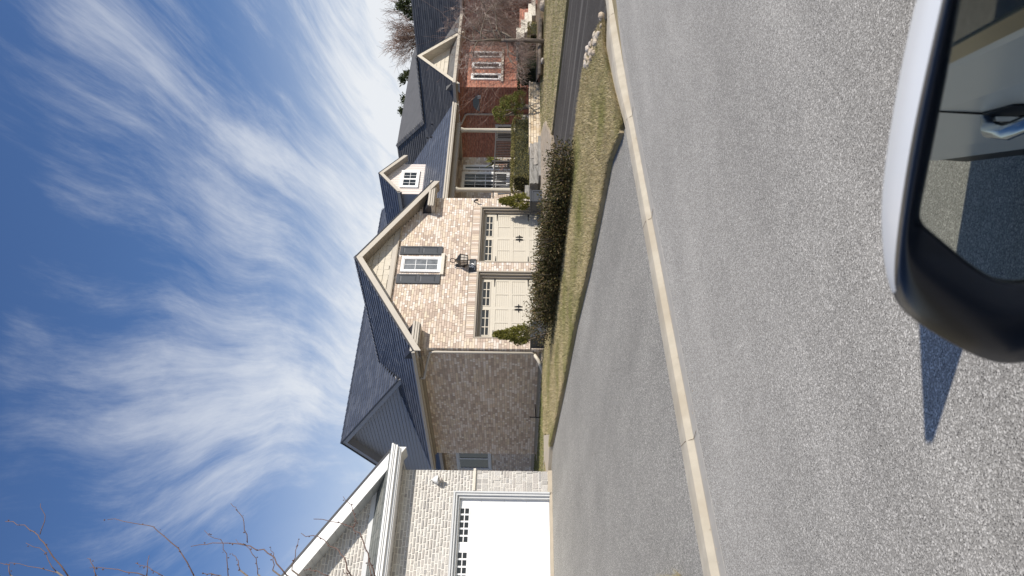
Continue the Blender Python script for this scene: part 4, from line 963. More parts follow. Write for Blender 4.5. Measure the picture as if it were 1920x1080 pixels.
# courses of shingles as thin laps on the two slopes that face the camera
lap = MB()
Lx = math.hypot(RAX-exl, RAZ-ez)
for k in range(22):
    v = k/22; x = exl+(RAX-exl)*v; z_ = ez+(RAZ-ez)*v; yend = 31-(31-A[1])*v
    y = 21.48
    while y < yend:
        L_ = random.choice((.5,.8,.65,1.0)); y2 = min(y+L_-.012, yend); t = .014+random.random()*.010
        lap.hexa([(x,y,z_+.003),(x,y2,z_+.003),(x+.10,y2,z_+.093),(x+.10,y,z_+.093),(x-.010,y,z_+t),(x-.010,y2,z_+t),(x+.10,y2,z_+.100),(x+.10,y,z_+.100)]); y += L_
for k in range(22):
    v = k/22; x = wx0+(39.2-wx0)*v; z_ = wz0+(wr2-wz0)*v; dzx = (wr2-wz0)/(39.2-wx0); y = 16.48
    while y < 27:
        L_ = random.choice((.5,.8,.65,1.0)); t = .014+random.random()*.010; y2 = y+L_-.012
        lap.hexa([(x,y,z_+.003),(x,y2,z_+.003),(x+.10,y2,z_+.10*dzx+.003),(x+.10,y,z_+.10*dzx+.003),(x-.010,y,z_+t),(x-.010,y2,z_+t),(x+.10,y2,z_+.10*dzx+.010),(x+.10,y,z_+.10*dzx+.010)]); y += L_
# hip extension above the bay ridge
for k in range(15):
    v = (k+.2)/15; x = RAX+(Bp[0]-RAX)*v; z_ = sx_(x); y0 = A[1]+(Bp[1]-A[1])*v; y = y0
    while y < 30:
        L_ = random.choice((.5,.8,.65)); t = .017; y2 = min(y+L_-.012, 30)
        lap.hexa([(x,y,z_+.003),(x,y2,z_+.003),(x+.10,y2,z_+.093),(x+.10,y,z_+.093),(x-.010,y,z_+t),(x-.010,y2,z_+t),(x+.10,y2,z_+.100),(x+.10,y,z_+.100)]); y += L_
rf2 = MB(); rf2.poly([(RAX,A[1],RAZ),tuple(Bp),(Bp[0],30,Bp[2]),(RAX,30,RAZ)][::-1]); rf2.build('roof_slope', M['farshingle'], ro_)
lap.build('shingle', M['farshingle'], ro_, kind='stuff')
cp = MB(); capline((RAX,A[1],RAZ+.02), tuple(Bp+np.array([0,0,.03])), 10, .16, .05); capline((RAX,21.5,RAZ+.02),(RAX,A[1],RAZ+.02), 14, .14, .05); cp.build('ridge_cap', M['farshingle'], ro_, kind='stuff')
tr = MB(); sf = MB(); ed = MB()
for sg in (-1, 1):
    xe = RAX+sg*2.22; zf = RAZ-RSL*2.22
    board(tr, (RAX,21.5,RAZ-.02), (xe,21.5,zf-.02), .24, (0,-.04,0)); board(ed, (RAX,21.45,RAZ+.02), (xe,21.45,zf+.02), .05, (0,.05,0)); sf.quad((RAX,21.5,RAZ-.24),(xe,21.5,zf-.24),(xe,22,zf-.24),(RAX,22,RAZ-.24))
tr.build('rake_board', M['cream'], RH); ed.build('drip_edge', M['edge'], RH); sf.build('soffit', M['cream'], RH)
s = MB(); s.prism([(RAX-1.5,21.97,3.58),(RAX+1.5,21.97,3.58),(RAX,21.97,RAZ-.2)], (0,.1,0)); gp2 = s.build('gable_panel', M['cream'], RH)
for k in range(6):
    z0 = 3.6+k*.19; hw = (RAZ-.32-(z0+.19))/RSL
    if hw > .1: s = MB(); s.hexa([(RAX-hw,21.945,z0),(RAX+hw,21.945,z0),(RAX+hw,21.97,z0),(RAX-hw,21.97,z0),(RAX-hw,21.962,z0+.185),(RAX+hw,21.962,z0+.185),(RAX+hw,21.97,z0+.185),(RAX-hw,21.97,z0+.185)]); s.build('siding_board', M['cream'], gp2)
s = MB(); s.hexa([(30.45,21.5,3.20),(34.65,21.5,3.20),(34.65,21.96,3.20),(30.45,21.96,3.20),(30.45,21.5,3.22),(34.65,21.5,3.22),(34.65,21.96,3.56),(30.45,21.96,3.56)]); s.build('pent_roof', M['farshingle'], RH)
s = MB(); s.box(30.3, 34.8, 21.38, 21.5, 3.06, 3.2); s.box(30.28, 30.42, 21.5, 31, 3.06, 3.2); s.box(34.8, 36.9, 21.6, 21.75, 3.08, 3.22); s.box(36.66, 36.8, 16.5, 21.6, 3.08, 3.22); s.box(30.43,34.8,21.5,22.02,3.02,3.06); s.box(30.43,30.79,22.03,31,3.02,3.06); s.build('gutter', M['taupe'], RH)
s = MB(); s.tube([(30.42,24.0,3.05),(30.45,23.95,2.92),(30.72,23.6,2.72),(30.74,23.55,2.6),(30.74,23.55,-.6)], .05, 8); s.build('downspout', M['taupe'], RH, smooth=True)
s = MB(); s.prism([(BX-.02,22.42,2.0),(BX-.02,22.42+.95,2.0),(BX-.02,22.42+.85,2.18),(BX-.02,22.42+.62,2.32),(BX-.02,22.42+.3,2.32),(BX-.02,22.42+.08,2.18)], (-.05,0,0))
OR = thing('wall_ornament', 'grey-blue arched metal ornament hung on the shaded red brick wall', 'ornament', (30.78, 22.9, 1.7)); s.build('plate', mat('dull_blue_metal', (.14,.18,.20), .5), OR)
s = MB(); s.box(BX-.09, BX-.071, 22.40, 22.60, 1.92, 2.08); s.build('tag', M['greywhite'], OR)

# ------------------------------------------------------------------ wall lantern and number plate on the beige garage
LT = thing('wall_lantern', 'black scrolled lantern with seeded glass between the two cream garage doors', 'lantern', (16.27, GY, 1.9))
lc = (16.27, GY-.27)
s = MB(); sq = math.pi/4
def sqlathe(mb, c, prof):
    vs = []
    for r, z in prof:
        for k in range(4): a = sq+k*math.pi/2; vs.append((c[0]+r*math.cos(a), c[1]+r*math.sin(a), z))
    n = len(prof); mb.add(vs, [(i*4+k, i*4+(k+1)%4, (i+1)*4+(k+1)%4, (i+1)*4+k) for i in range(n-1) for k in range(4)]+[(3,2,1,0), tuple(range(4*n-4,4*n))])
sqlathe(s, lc, [(.205,1.845),(.21,1.86),(.13,1.93),(.06,1.97),(.03,1.99),(.03,2.02)]); s.build('lantern_roof', M['black'], LT)
s = MB(); sqlathe(s, lc, [(.115,1.60),(.155,1.615),(.155,1.63)]); s.lathe((lc[0],lc[1],1.52), [(.0,0),(.018,.03),(.012,.08)], 8)
for k in range(4):
    a = sq+k*math.pi/2; s.tube([(lc[0]+.145*math.cos(a),lc[1]+.145*math.sin(a),1.625),(lc[0]+.19*math.cos(a),lc[1]+.19*math.sin(a),1.85)], .012, 4)
    b = a+math.pi/2; p = [((math.cos(a)*r+math.cos(b)*r)/2, (math.sin(a)*r+math.sin(b)*r)/2) for r in (.15,.19)]
    s.tube([(lc[0]+p[0][0],lc[1]+p[0][1],1.625),(lc[0]+p[1][0],lc[1]+p[1][1],1.85)], .006, 4); s.tube([(lc[0]+.166*math.cos(a),lc[1]+.166*math.sin(a),1.735),(lc[0]+.166*math.cos(b),lc[1]+.166*math.sin(b),1.735)], .006, 4)
s.build('lantern_frame', M['black'], LT)
s = MB(); sqlathe(s, lc, [(.135,1.632),(.178,1.842)]); s.build('lantern_glass', M['lampglass'], LT)
s = MB(); ring = [(lc[0]+.0, lc[1]+.03+.095*math.cos(t), 2.10+.085*math.sin(t)) for t in np.linspace(-1.2, 4.6, 18)]
s.tube(ring, .012, 6); s.tube([(lc[0],lc[1],2.02),(lc[0],lc[1]+.06,2.03),(lc[0],GY-.12,1.93),(lc[0],GY-.03,1.80)], .014, 6); s.tube([(lc[0],GY-.02,1.72),(lc[0],GY-.09,1.76),(lc[0],GY-.12,1.84),(lc[0],GY-.07,1.92),(lc[0],GY-.03,2.0)], .012, 6)
s.build('scroll_bracket', M['black'], LT)
s = MB(); s.prism([(16.21,GY-.025,1.70),(16.33,GY-.025,1.70),(16.33,GY-.025,2.0),(16.27,GY-.025,2.06),(16.21,GY-.025,2.0)], (0,.02,0)); s.build('backplate', M['black'], LT, bevel=.004)
NP = thing('house_number_sign', 'dark slate house number plate reading 55 on the brick under the lantern', 'sign', (16.265, GY, 1.47))
M['slate'] = mat('slate_plate', (.035,.04,.048), .5)
s = MB(); s.box(16.00, 16.53, GY-.032, GY-.008, 1.365, 1.585); s.build('plate', M['slate'], NP, bevel=.004)
M['figures'] = mat('white_figures', (.90,.90,.88), .5)
def text(parent, body, size, x, z, y, mt, name):
    c = bpy.data.curves.new(name, 'FONT'); c.body = body; c.size = size; c.align_x = 'CENTER'; c.align_y = 'CENTER'; c.extrude = .003; c.offset = .009; c.materials.append(mt)
    o = bpy.data.objects.new(name, c); COL.objects.link(o); o.parent = parent; o.location = Vector((x, y, z))-wpos(parent); o.rotation_euler = (R_(90), 0, 0)
    bpy.context.view_layer.update(); me = bpy.data.meshes.new_from_object(o.evaluated_get(bpy.context.evaluated_depsgraph_get())); me.name = name
    o2 = bpy.data.objects.new(name, me); COL.objects.link(o2); o2.parent = parent; o2.location = o.location; o2.rotation_euler = o.rotation_euler; bpy.data.objects.remove(o); o2.name = name
text(NP, '55', .19, 16.255, 1.505, GY-.0355, M['figures'], 'numerals')
s = MB(); x = 16.07
for wd in (.05,.07,.03,.055,.06,.025): s.box(x, x+wd, GY-.0345, GY-.0325, 1.392, 1.412); x += wd+.014
s.build('small_line', M['greywhite'], NP)

# ------------------------------------------------------------------ planters and cedars
def leaves(name, P, size, mt, parent=None, aspect=.5, dirs=None, spread=.9, fold=0.0, **kw):
    n = len(P); d = rng.normal(0, 1, (n,3))
    if dirs is not None: d = d*spread+dirs
    d /= np.linalg.norm(d, axis=1)[:,None]+1e-9
    e = np.cross(d, rng.normal(0, 1, (n,3))); e /= np.linalg.norm(e, axis=1)[:,None]+1e-9
    s = size if np.ndim(size) else rng.uniform(size*.6, size*1.3, n); s = s[:,None]
    V = np.stack([P-d*s*.1, P+d*s*.45+e*s*aspect*.5, P+d*s, P+d*s*.45-e*s*aspect*.5], 1).reshape(-1,3)
    return link(name, npmesh(name, V, np.arange(4*n).reshape(-1,4), mt), parent, **kw)
def planter(cx, cy, lab, labc, gap_z):
    wd, z0, z1 = .27, tz(cy)+.016, -.375
    T = thing('planter', lab, 'planter', (cx, cy, z0))
    s = MB(); s.box(cx-wd, cx+wd, cy-wd, cy+wd, z0, z1-.03); s.build('box', M['planter'], T, bevel=.004)
    r = MB()
    for (a, b, c, d) in ((-wd-.03,wd+.03,-wd-.03,-wd+.03),(-wd-.03,wd+.03,wd-.03,wd+.03),(-wd-.03,-wd+.03,-wd+.031,wd-.031),(wd-.03,wd+.03,-wd+.031,wd-.031)): r.box(cx+a, cx+b, cy+c, cy+d, z1-.03, z1+.012)
    r.build('rim', M['planter'], T, bevel=.006)
    for sg in (-1, 1):
        for ax in (0, 1):
            p = MB(); h0, h1, q = z0+.0, z1-.03, wd
            for (a, b, c, d) in ((-q,q,h0+.01,h0+.06),(-q,q,h1-.06,h1-.005),(-q,-q+.06,h0+.061,h1-.061),(q-.06,q,h0+.061,h1-.061)):
                if ax == 0: p.box(cx+a, cx+b, *(sorted((cy+sg*wd, cy+sg*(wd+.016)))), c, d)
                else: p.box(*(sorted((cx+sg*wd, cx+sg*(wd+.016)))), cy+a, cy+b, c, d)
            p.build('side_frame', M['planter'], T, bevel=.003)
    s = MB(); s.box(cx-wd+.03, cx+wd-.03, cy-wd+.03, cy+wd-.03, z1-.03, z1-.005); s.build('soil', M['soil'], T)
    C = thing('cedar_shrub', labc, 'shrub', (cx, cy, z1))
    s = MB(); s.tube([(cx,cy,z1-.02),(cx+.02,cy,z1+.5),(cx,cy+.01,z1+1.0)], [.025,.015,.004], 6); s.build('stem', M['bark'], C)
    Ps = []; Ds = []
    for k in range(210):                 # little upright sprays set round the cone
        t = random.random()**1.15; a = random.random()*6.283
        r = .27*min((t+.10)*4.5, 1)*(1-t)**.75*random.uniform(.55, 1.12); c = np.array([cx+r*math.cos(a), cy+r*math.sin(a), z1+t*.93])
        m_ = 55; f = rng.random(m_); ax = np.array([math.cos(a)*.35, math.sin(a)*.35, 1.0]); L_ = .10+.07*random.random()
        Ps.append(c+ax*(f*L_)[:,None]+rng.normal(0,1,(m_,3))*(.026*(1.15-f))[:,None]); Ds.append(np.tile(ax+np.array([math.cos(a),math.sin(a),0])*.3, (m_,1)))
    leaves('foliage', np.concatenate(Ps), .045, M['leaf_cedar'], C, .38, np.concatenate(Ds), .5, kind='stuff')
planter(12.90, 17.58, 'charcoal panelled planter box at the left corner of the cream garage doors', 'small pointed cedar in the planter left of the garage doors', 0)
planter(18.86, 18.07, 'charcoal panelled planter box beside the porch steps at the right garage door', 'small pointed cedar in the planter beside the porch steps', 0)

# ------------------------------------------------------------------ shrubs
HG = thing('hedge', 'loose dark evergreen hedge along the lawn in front of the garage doors', 'hedge', (11.5, 12.8, -1.1))
st = MB(); Ps = []; Ds = []
for i in range(24):
    f = i/23; cx = 11.93-.55*f+random.uniform(-.15,.15); cy = 10.35+4.62*f+random.uniform(-.12,.12); z0 = tz(cy)+.06
    h = random.uniform(.80,1.16)*(.50+.12*min(f*2.2,1)); r = random.uniform(.34,.49)+(.06 if f < .2 else 0)
    for k in range(7):
        a = random.random()*6.28; st.tube([(cx+.05*math.cos(a),cy+.05*math.sin(a),z0-.02),(cx+r*.5*math.cos(a),cy+r*.5*math.sin(a),z0+h*.5),(cx+r*.75*math.cos(a),cy+r*.75*math.sin(a),z0+h*.95)], [.012,.008,.003], 4)
    n = 1750; ph = np.arccos(rng.uniform(-.75, 1, n)); th = rng.uniform(0, 6.283, n); q = rng.uniform(.5, 1.06, n)*(1+.16*np.sin(th*4+i)+.12*np.sin(ph*7+i))
    D = np.stack([np.sin(ph)*np.cos(th), np.sin(ph)*np.sin(th), np.cos(ph)], 1)
    P = np.array([cx, cy, z0+h*.42])+D*np.array([r, r, h*.62])*q[:,None]; P[:,2] = np.maximum(P[:,2], z0+.02); Ps.append(P); Ds.append(D)
    m_ = 90; a = rng.uniform(0, 6.283, m_); rr_ = r*np.sqrt(rng.random(m_))*.9        # upright shoots
    P = np.stack([cx+rr_*np.cos(a), cy+rr_*np.sin(a), z0+h*(.95-.25*(rr_/r)**2)+rng.uniform(-.05,.16,m_)], 1); Ps.append(P); Ds.append(np.tile([0,0,1.6], (m_,1)))
leaves('foliage', np.concatenate(Ps), .050, M['leaf_bush'], HG, .45, np.concatenate(Ds)*.7+np.array([0,0,.45]), .75, kind='stuff')
st.build('stem', M['bark'], HG)
def boxy(name, lab, cat, x0, x1, y0, y1, z0, z1, n, size, mt, lump=.04, group=None):
    T = thing(name, lab, cat, ((x0+x1)/2, (y0+y1)/2, z0), group)
    c = np.array([(x0+x1)/2, (y0+y1)/2, (z0+z1)/2]); h = np.array([(x1-x0)/2, (y1-y0)/2, (z1-z0)/2])
    q = rng.uniform(-1, 1, (n,3)); ax = rng.integers(0, 3, n); wts = np.array([h[1]*h[2], h[0]*h[2], h[0]*h[1]]); ax = rng.choice(3, n, p=wts/wts.sum())
    q[np.arange(n), ax] = np.sign(q[np.arange(n), ax]+1e-9)*rng.uniform(.72, 1.0, n)
    nr = np.sum(np.abs(q)**7, 1)**(1/7); q = q/np.maximum(nr, 1)[:,None]
    lumpv = 1+lump*(np.sin(q[:,0]*h[0]*7)+np.sin(q[:,1]*h[1]*9+2)+np.sin(q[:,2]*h[2]*8+q[:,0]*h[0]*4))
    P = c+q*h*lumpv[:,None]; P[:,2] = np.maximum(P[:,2], z0)
    leaves('foliage', P, size, mt, T, .5, q*.8+np.array([0,0,.3]), .9, kind='stuff')
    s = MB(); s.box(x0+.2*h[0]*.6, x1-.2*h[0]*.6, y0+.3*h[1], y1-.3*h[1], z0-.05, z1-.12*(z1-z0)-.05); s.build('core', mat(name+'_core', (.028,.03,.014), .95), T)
    return T
boxy('box_hedge', 'clipped boxwood hedge in front of the dark porch railing', 'hedge', 20.95, 24.85, 18.95, 19.85, -.42, .33, 17000, .042, M['leaf_box'])
boxy('boxwood_shrub', 'dark round boxwood behind the bare tree trunk by the red house', 'shrub', 27.1, 28.7, 18.3, 19.5, -.68, .12, 6000, .055, M['leaf_dark'], .06)
boxy('boxwood_shrub', 'small low boxwood at the foot of the pale stone stairs', 'shrub', 28.6, 29.5, 17.7, 18.3, -.75, -.28, 2000, .05, M['leaf_box'], .06)
OC = thing('ornamental_cypress', 'pruned pom-pom cypress beside the clipped boxwood hedge and stone wall', 'shrub', (25.7, 19.3, -.5))
Ps = []; Ds = []; tm = MB()
for (x, y, z, r) in ((25.05,19.3,.74,.30),(25.25,19.2,.90,.22),(25.35,19.5,.58,.24),(25.85,19.2,.55,.30),(26.05,19.35,.30,.34),(25.6,19.1,.28,.27),(26.3,19.3,.02,.32),(25.95,19.1,-.08,.30),(25.45,19.3,.02,.26),(26.2,19.6,.62,.2)):
    n = 950; D = rng.normal(0,1,(n,3)); D /= np.linalg.norm(D,axis=1)[:,None]; D[:,2] = np.where(D[:,2] < -.5, -D[:,2], D[:,2]); q = rng.uniform(.72,1.03,n)*(1+.08*np.sin(D[:,0]*9+x)*np.sin(D[:,2]*9))
    Ps.append(np.array([x,y,z])+D*q[:,None]*r); Ds.append(D)
    tm.tube([(25.7,19.3,-.55),(25.7+(x-25.7)*.3,19.3,-.2+.3*(z+.4)),(x,y,z-.05)], [.05,.035,.02], 6)
leaves('foliage', np.concatenate(Ps), .05, M['leaf_pom'], OC, .4, np.concatenate(Ds)*1.2, .6, kind='stuff'); tm.build('trunk', M['bark'], OC)

# ------------------------------------------------------------------ walls, steps, path
RW = thing('retaining_wall', 'low tan stone retaining wall holding the bed under the boxwood hedge', 'wall', (24.2, 18.6, -.8))
s = MB(); s.box(22.22, 26.25, 18.52, 18.9, -1.0, -.42); s.build('core', M['mortar'], RW)
lay_bricks(RW, 'block', M['blockwall'], M['blockwall'], (0,18.5,0), (1,0,0), (0,-1,0), .105, -.93, -.405, lambda v: [(22.2,26.27)], [.18,.25,.32,.21], 300, gap=.012, proud=.02, rough=.01, depth=.12)
x = 22.18
while x < 26.25:
    L_ = random.choice((.35,.45,.3)); s = MB(); s.box(x+.005, min(x+L_,26.3)-.005, 18.455+random.random()*.015, 18.85, -.402, -.335); s.build('coping_stone', M['blockwall'], RW, bevel=.012); x += L_
s = MB(); s.box(20.3, 26.5, 18.86, 20.05, -1.0, -.43); s.build('planting_soil', M['soil'], kind='structure')
SS = thing('stone_steps', 'rough grey stone steps rising from the paved path to the porch', 'steps', (21.1, 18.4, -.86))
rngs = random.Random(3)
def roughstone(parent, x0, x1, y0, y1, z0, z1, mt, name='stone', amp=.018):
    s = MB(); nx = max(2, int((x1-x0)/.16)); nz = 3; vs = []; 
    for k in range(nz+1):
        for i in range(nx+1):
            jy = rngs.uniform(-amp, amp) if 0 < k < nz else rngs.uniform(0, amp); vs.append((x0+(x1-x0)*i/nx, y0+jy, z0+(z1-z0)*k/nz))
    fs = [(k*(nx+1)+i, k*(nx+1)+i+1, (k+1)*(nx+1)+i+1, (k+1)*(nx+1)+i) for k in range(nz) for i in range(nx)]
    o = len(vs); vs += [(x0,y1,z0),(x1,y1,z0),(x1,y1,z1),(x0,y1,z1)]; t = nz*(nx+1)
    fs += [tuple([t+i for i in range(nx+1)])+(o+2,o+3), tuple([k*(nx+1) for k in range(nz,-1,-1)])+(o,o+3)[:2], tuple([k*(nx+1)+nx for k in range(nz+1)])+(o+2,o+1), (o+1,o,o+3,o+2)]
    s.add(vs, fs); return s.build(name, mt, parent)
for (xa, xb, y0, y1, z0, z1) in ((20.0,21.1,17.90,18.6,-.95,-.665),(21.12,22.17,17.92,18.6,-.95,-.66),(19.95,20.9,18.22,19,-.66,-.515),(20.92,22.14,18.20,19,-.657,-.512),(19.98,21.3,18.26,19.2,-.51,-.362),(21.32,22.13,18.25,19.2,-.51,-.365),(19.55,20.28,18.62,19.4,-.36,-.195),(19.5,20.0,18.95,19.7,-.19,-.035)):
    roughstone(SS, xa, xb, y0, y1, z0, z1, M['greystone'])
path = [(19.35,15.38),(18.6,14.82),(17.6,14.42),(16.6,14.30),(16.0,14.8),(15.9,16.2),(16.4,17.4),(18.05,17.5),(19.0,17.6),(19.3,18.3),(20.0,18.05),(22.15,17.92),(21.4,16.85),(20.3,15.85)]
PT = sheet('garden_path', path, .075, M['paver_joint'], .2)
s_ = slicer(path); y = 14.25
pw = MB(); pbase = []
while y < 18.3:
    for (a, b) in s_(y+.1):
        x = a+random.random()*-.1
        while x < b:
            L_ = random.choice((.2,.3,.3,.4)); pbase.append((max(x,a)+.006, min(x+L_,b)-.006, y+.005, y+.195)); x += L_
    y += .2
pbase.sort(key=lambda r: r[0]**2+r[2]**2)
pun = MB().box(0,1,0,1,0,1).mesh('paver', M['paver'])
for i, (a, b, c, d) in enumerate(pbase):
    if b-a < .03: continue
    zA = tz((c+d)/2)+.07
    if i < 300:
        o = bpy.data.objects.new('paver', pun); COL.objects.link(o); o.parent = PT; o.location = (a, c, zA); o.scale = (b-a, d-c, .022+random.random()*.004); o.rotation_euler = (math.atan(SL) if c < 18.4 else 0, 0, 0)
    else: pw.box(a, b, c, d, zA, zA+.022)
if pw.v: pw.build('paver', M['paver'], PT, kind='stuff')
WS = thing('stone_stairs', 'pale cut stone stairs climbing to the red brick house', 'stairs', (31.4, 18.5, -.8))
for (xa, xb, zt, zb) in ((29.25,30.3,.22,.03),(29.52,30.95,.027,-.135),(29.93,31.55,-.138,-.30),(30.45,32.3,-.303,-.465),(31.3,33.2,-.468,-.63)):
    s = MB(); s.box(xa, xb, 18.5, 19.5, zb, zt); s.build('step', M['palestone'], WS, bevel=.012)
s = MB(); s.box(29.7, 33.6, 19.0, 21.0, -1.0, -.64); s.box(29.7, 33.6, 19.52, 21.0, -.639, .1); s.build('base', M['redbrick'], WS)
# raised bed with timbers and boulders under the bare tree
s = MB(); s.add([(24.2,16.7,-.70),(30.5,15.6,-.78),(30.6,18.4,-.62),(26.4,18.6,-.62),(24.2,16.7,-1.1),(30.5,15.6,-1.1)], [(0,1,2,3),(4,5,1,0)]); s.build('planting_bed', M['soil'], kind='structure')
for k, (p, q) in enumerate((((24.1,16.62,-.70),(27.0,16.1,-.74)),)):
    s = MB(); a = Vector(p); b_ = Vector(q); s.tube([a, a.lerp(b_,.5)+Vector((0,.02,.01)), b_], .075, 8); t_ = s.build('log', M['bark'], smooth=True); t_['label'] = 'weathered brown log edging the raised bed under the bare tree'; t_['category'] = 'log'
def rock(c, r, mt, seed, flat=.7):
    q = random.Random(seed); bm = []; ph = (1+5**.5)/2
    base = [(-1,ph,0),(1,ph,0),(-1,-ph,0),(1,-ph,0),(0,-1,ph),(0,1,ph),(0,-1,-ph),(0,1,-ph),(ph,0,-1),(ph,0,1),(-ph,0,-1),(-ph,0,1)]
    F = [(0,11,5),(0,5,1),(0,1,7),(0,7,10),(0,10,11),(1,5,9),(5,11,4),(11,10,2),(10,7,6),(7,1,8),(3,9,4),(3,4,2),(3,2,6),(3,6,8),(3,8,9),(4,9,5),(2,4,11),(6,2,10),(8,6,7),(9,8,1)]
    sx, sy = q.uniform(.8,1.35), q.uniform(.75,1.1); an = q.random()*6.28
    V = []
    for p in base:
        v = Vector(p).normalized()*r*q.uniform(.82,1.12); v = Vector((v.x*sx, v.y*sy, v.z*flat)); V.append(Vector((v.x*math.cos(an)-v.y*math.sin(an), v.x*math.sin(an)+v.y*math.cos(an), v.z)))
    return MB().add(V, F)
def rockthing(c, r, seed, lab, group, flat=.7):
    mb = rock(c, r, None, seed, flat); me = mb.mesh('rock', M['rock']); o = bpy.data.objects.new('rock', me); COL.objects.link(o); o.location = c
    b = o.modifiers.new('bevel', 'BEVEL'); b.width = r*.14; b.segments = 1
    o['label'] = lab; o['category'] = 'rock'
    if group: o['group'] = group
for i in range(56):
    f = (i+random.random())/56; x = 12.34-1.30*f+random.uniform(-.17,.15); y = 8.28-1.55*f+random.uniform(-.17,.17); r = random.uniform(.035,.085)
    if i % 4 == 2 and i < 48: r *= 1.2
    rockthing((x, y, tz(y)+.06+r*.35), r, i, 'tan fieldstone in the loose row between the lawn and the dark drive', 'fieldstones edging the dark drive')
for i, (x, y, r, lab) in enumerate(((27.3,15.75,.30,'pale pitted boulder beside the log under the bare tree'),(28.1,15.3,.34,'broad flat boulder in the middle of the bed edge'),(29.0,14.9,.34,'pale boulder nearest the stone stairs on the bed edge'),(24.55,16.35,.14,'small pointed stone at the left end of the log'))):
    rockthing((x, y, tz(y)+.12), r, 100+i, lab, None, .6)
# porch furniture glimpsed behind the railing
U = thing('flower_urn', 'dark urn with orange flowers and tall grasses behind the porch railing', 'planter', (24.1, 21.0, -.05))
s = MB(); s.lathe((24.1,21.0,-.05), [(.12,0),(.14,.04),(.08,.12),(.10,.2),(.2,.5),(.23,.56)], 14); s.build('urn', M['planter'], U, smooth=True)
n = 260; P = np.stack([rng.normal(24.1,.10,n), rng.normal(21.0,.08,n), rng.uniform(.52,.86,n)], 1); leaves('flowers', P, .05, mat('orange_bloom', (.55,.18,.08), .7, ramp=[(.55,.18,.08),(.62,.30,.16),(.30,.20,.08),(.40,.12,.06)]), U, .8, kind='stuff')
n = 160; P = np.stack([rng.normal(24.55,.08,n), rng.normal(21.2,.08,n), rng.uniform(.7,1.2,n)], 1); leaves('grasses', P, .30, M['leaf_pom'], U, .10, np.tile([0,0,1.2],(n,1)), .5, kind='stuff')
for k, (cx, cy, lab) in enumerate(((23.1,21.2,'dark woven porch chair behind the railing, nearer the flower urn'),(22.5,21.3,'dark woven porch chair behind the railing, nearer the left column'))):
    T = thing('porch_chair', lab, 'chair', (cx, cy, -.05)); s = MB(); s.box(cx-.26,cx+.26,cy-.25,cy+.25,.34,.40); s.build('seat', M['planter'], T, bevel=.01)
    s = MB(); s.hexa([(cx-.26,cy+.22,.40),(cx+.26,cy+.22,.40),(cx+.26,cy+.26,.40),(cx-.26,cy+.26,.40),(cx-.22,cy+.34,.88),(cx+.22,cy+.34,.88),(cx+.22,cy+.38,.88),(cx-.22,cy+.38,.88)]); s.build('backrest', M['planter'], T, bevel=.01)
    for sx2 in (-1,1):
        for sy2 in (-1,1): s = MB(); s.tube([(cx+sx2*.23,cy+sy2*.21,.34),(cx+sx2*.25,cy+sy2*.24,-.05)], .018, 6); s.build('leg', M['planter'], T)
ST_ = MB(); ST_.tube([(12.5,21.5,-.95),(12.5,21.5,-.42)], .018, 6); ST_.tube([(12.5,21.5,-.62),(12.98,21.5,-.60)], .016, 6); o = ST_.build('hose_bib', M['black']); o['label'] = 'thin black pipe stake beside the shaded side wall'; o['category'] = 'pipe'

# ------------------------------------------------------------------ trees
def branch(segs, p, d, L, r, depth, q, droop, spread, kids, curve=.25, minr=.003):
    n = 4; pts = [p.copy()]; rad = [r]; dd = d.normalized()
    for i in range(n):
        dd = (dd+Vector((q.gauss(0,curve), q.gauss(0,curve), q.gauss(0,curve)-droop)) *.5).normalized()
        pts.append(pts[-1]+dd*(L/n)); rad.append(max(r*(1-.62*(i+1)/n), minr*.6))
    segs.append((pts, rad, depth))
    if depth <= 0: return
    for k in range(kids[depth-1]):
        f = q.uniform(.25, 1.0); i = min(int(f*n), n-1); base = pts[i].lerp(pts[i+1], f*n-i)
        ax = Vector((q.gauss(0,1), q.gauss(0,1), q.gauss(0,1))).normalized(); nd = (dd+ax*spread).normalized()
        branch(segs, base, nd, L*q.uniform(.50,.80), max(r*(1-.55*f)*.58, minr), depth-1, q, droop, spread, kids, curve, minr)
def tree_from(segs, T, mats, names=('trunk','branch','twig'), cut=(3,2)):
    A, B, C = MB(), MB(), MB()
    for pts, rad, dep in segs:
        if dep >= cut[0]: A.tube(pts, rad, 8)
        elif dep >= cut[1]: B.tube(pts, rad, 5)
        else: C.tube(pts, rad, 3, cap=False)
    if A.v: A.build(names[0], mats[0], T, smooth=True)
    if B.v: B.build(names[1], mats[1], T, smooth=True, kind='stuff')
    if C.v: C.build(names[2], mats[2], T, kind='stuff')
BT = thing('bare_tree', 'small leafless weeping tree with tangled pale twigs in front of the red house', 'tree', (25.5, 16.15, -.95))
q = random.Random(12); segs = []
tp = [Vector((25.5,16.15,-1.0)), Vector((25.52,16.12,-.4)), Vector((25.50,16.10,.2)), Vector((25.45,16.08,.75))]
segs.append((tp, [.095,.075,.07,.062], 9)); segs.append(([tp[3], Vector((25.35,16.0,1.15)), Vector((25.2,15.95,1.55)), Vector((25.1,15.9,1.9))], [.055,.045,.035,.02], 9))
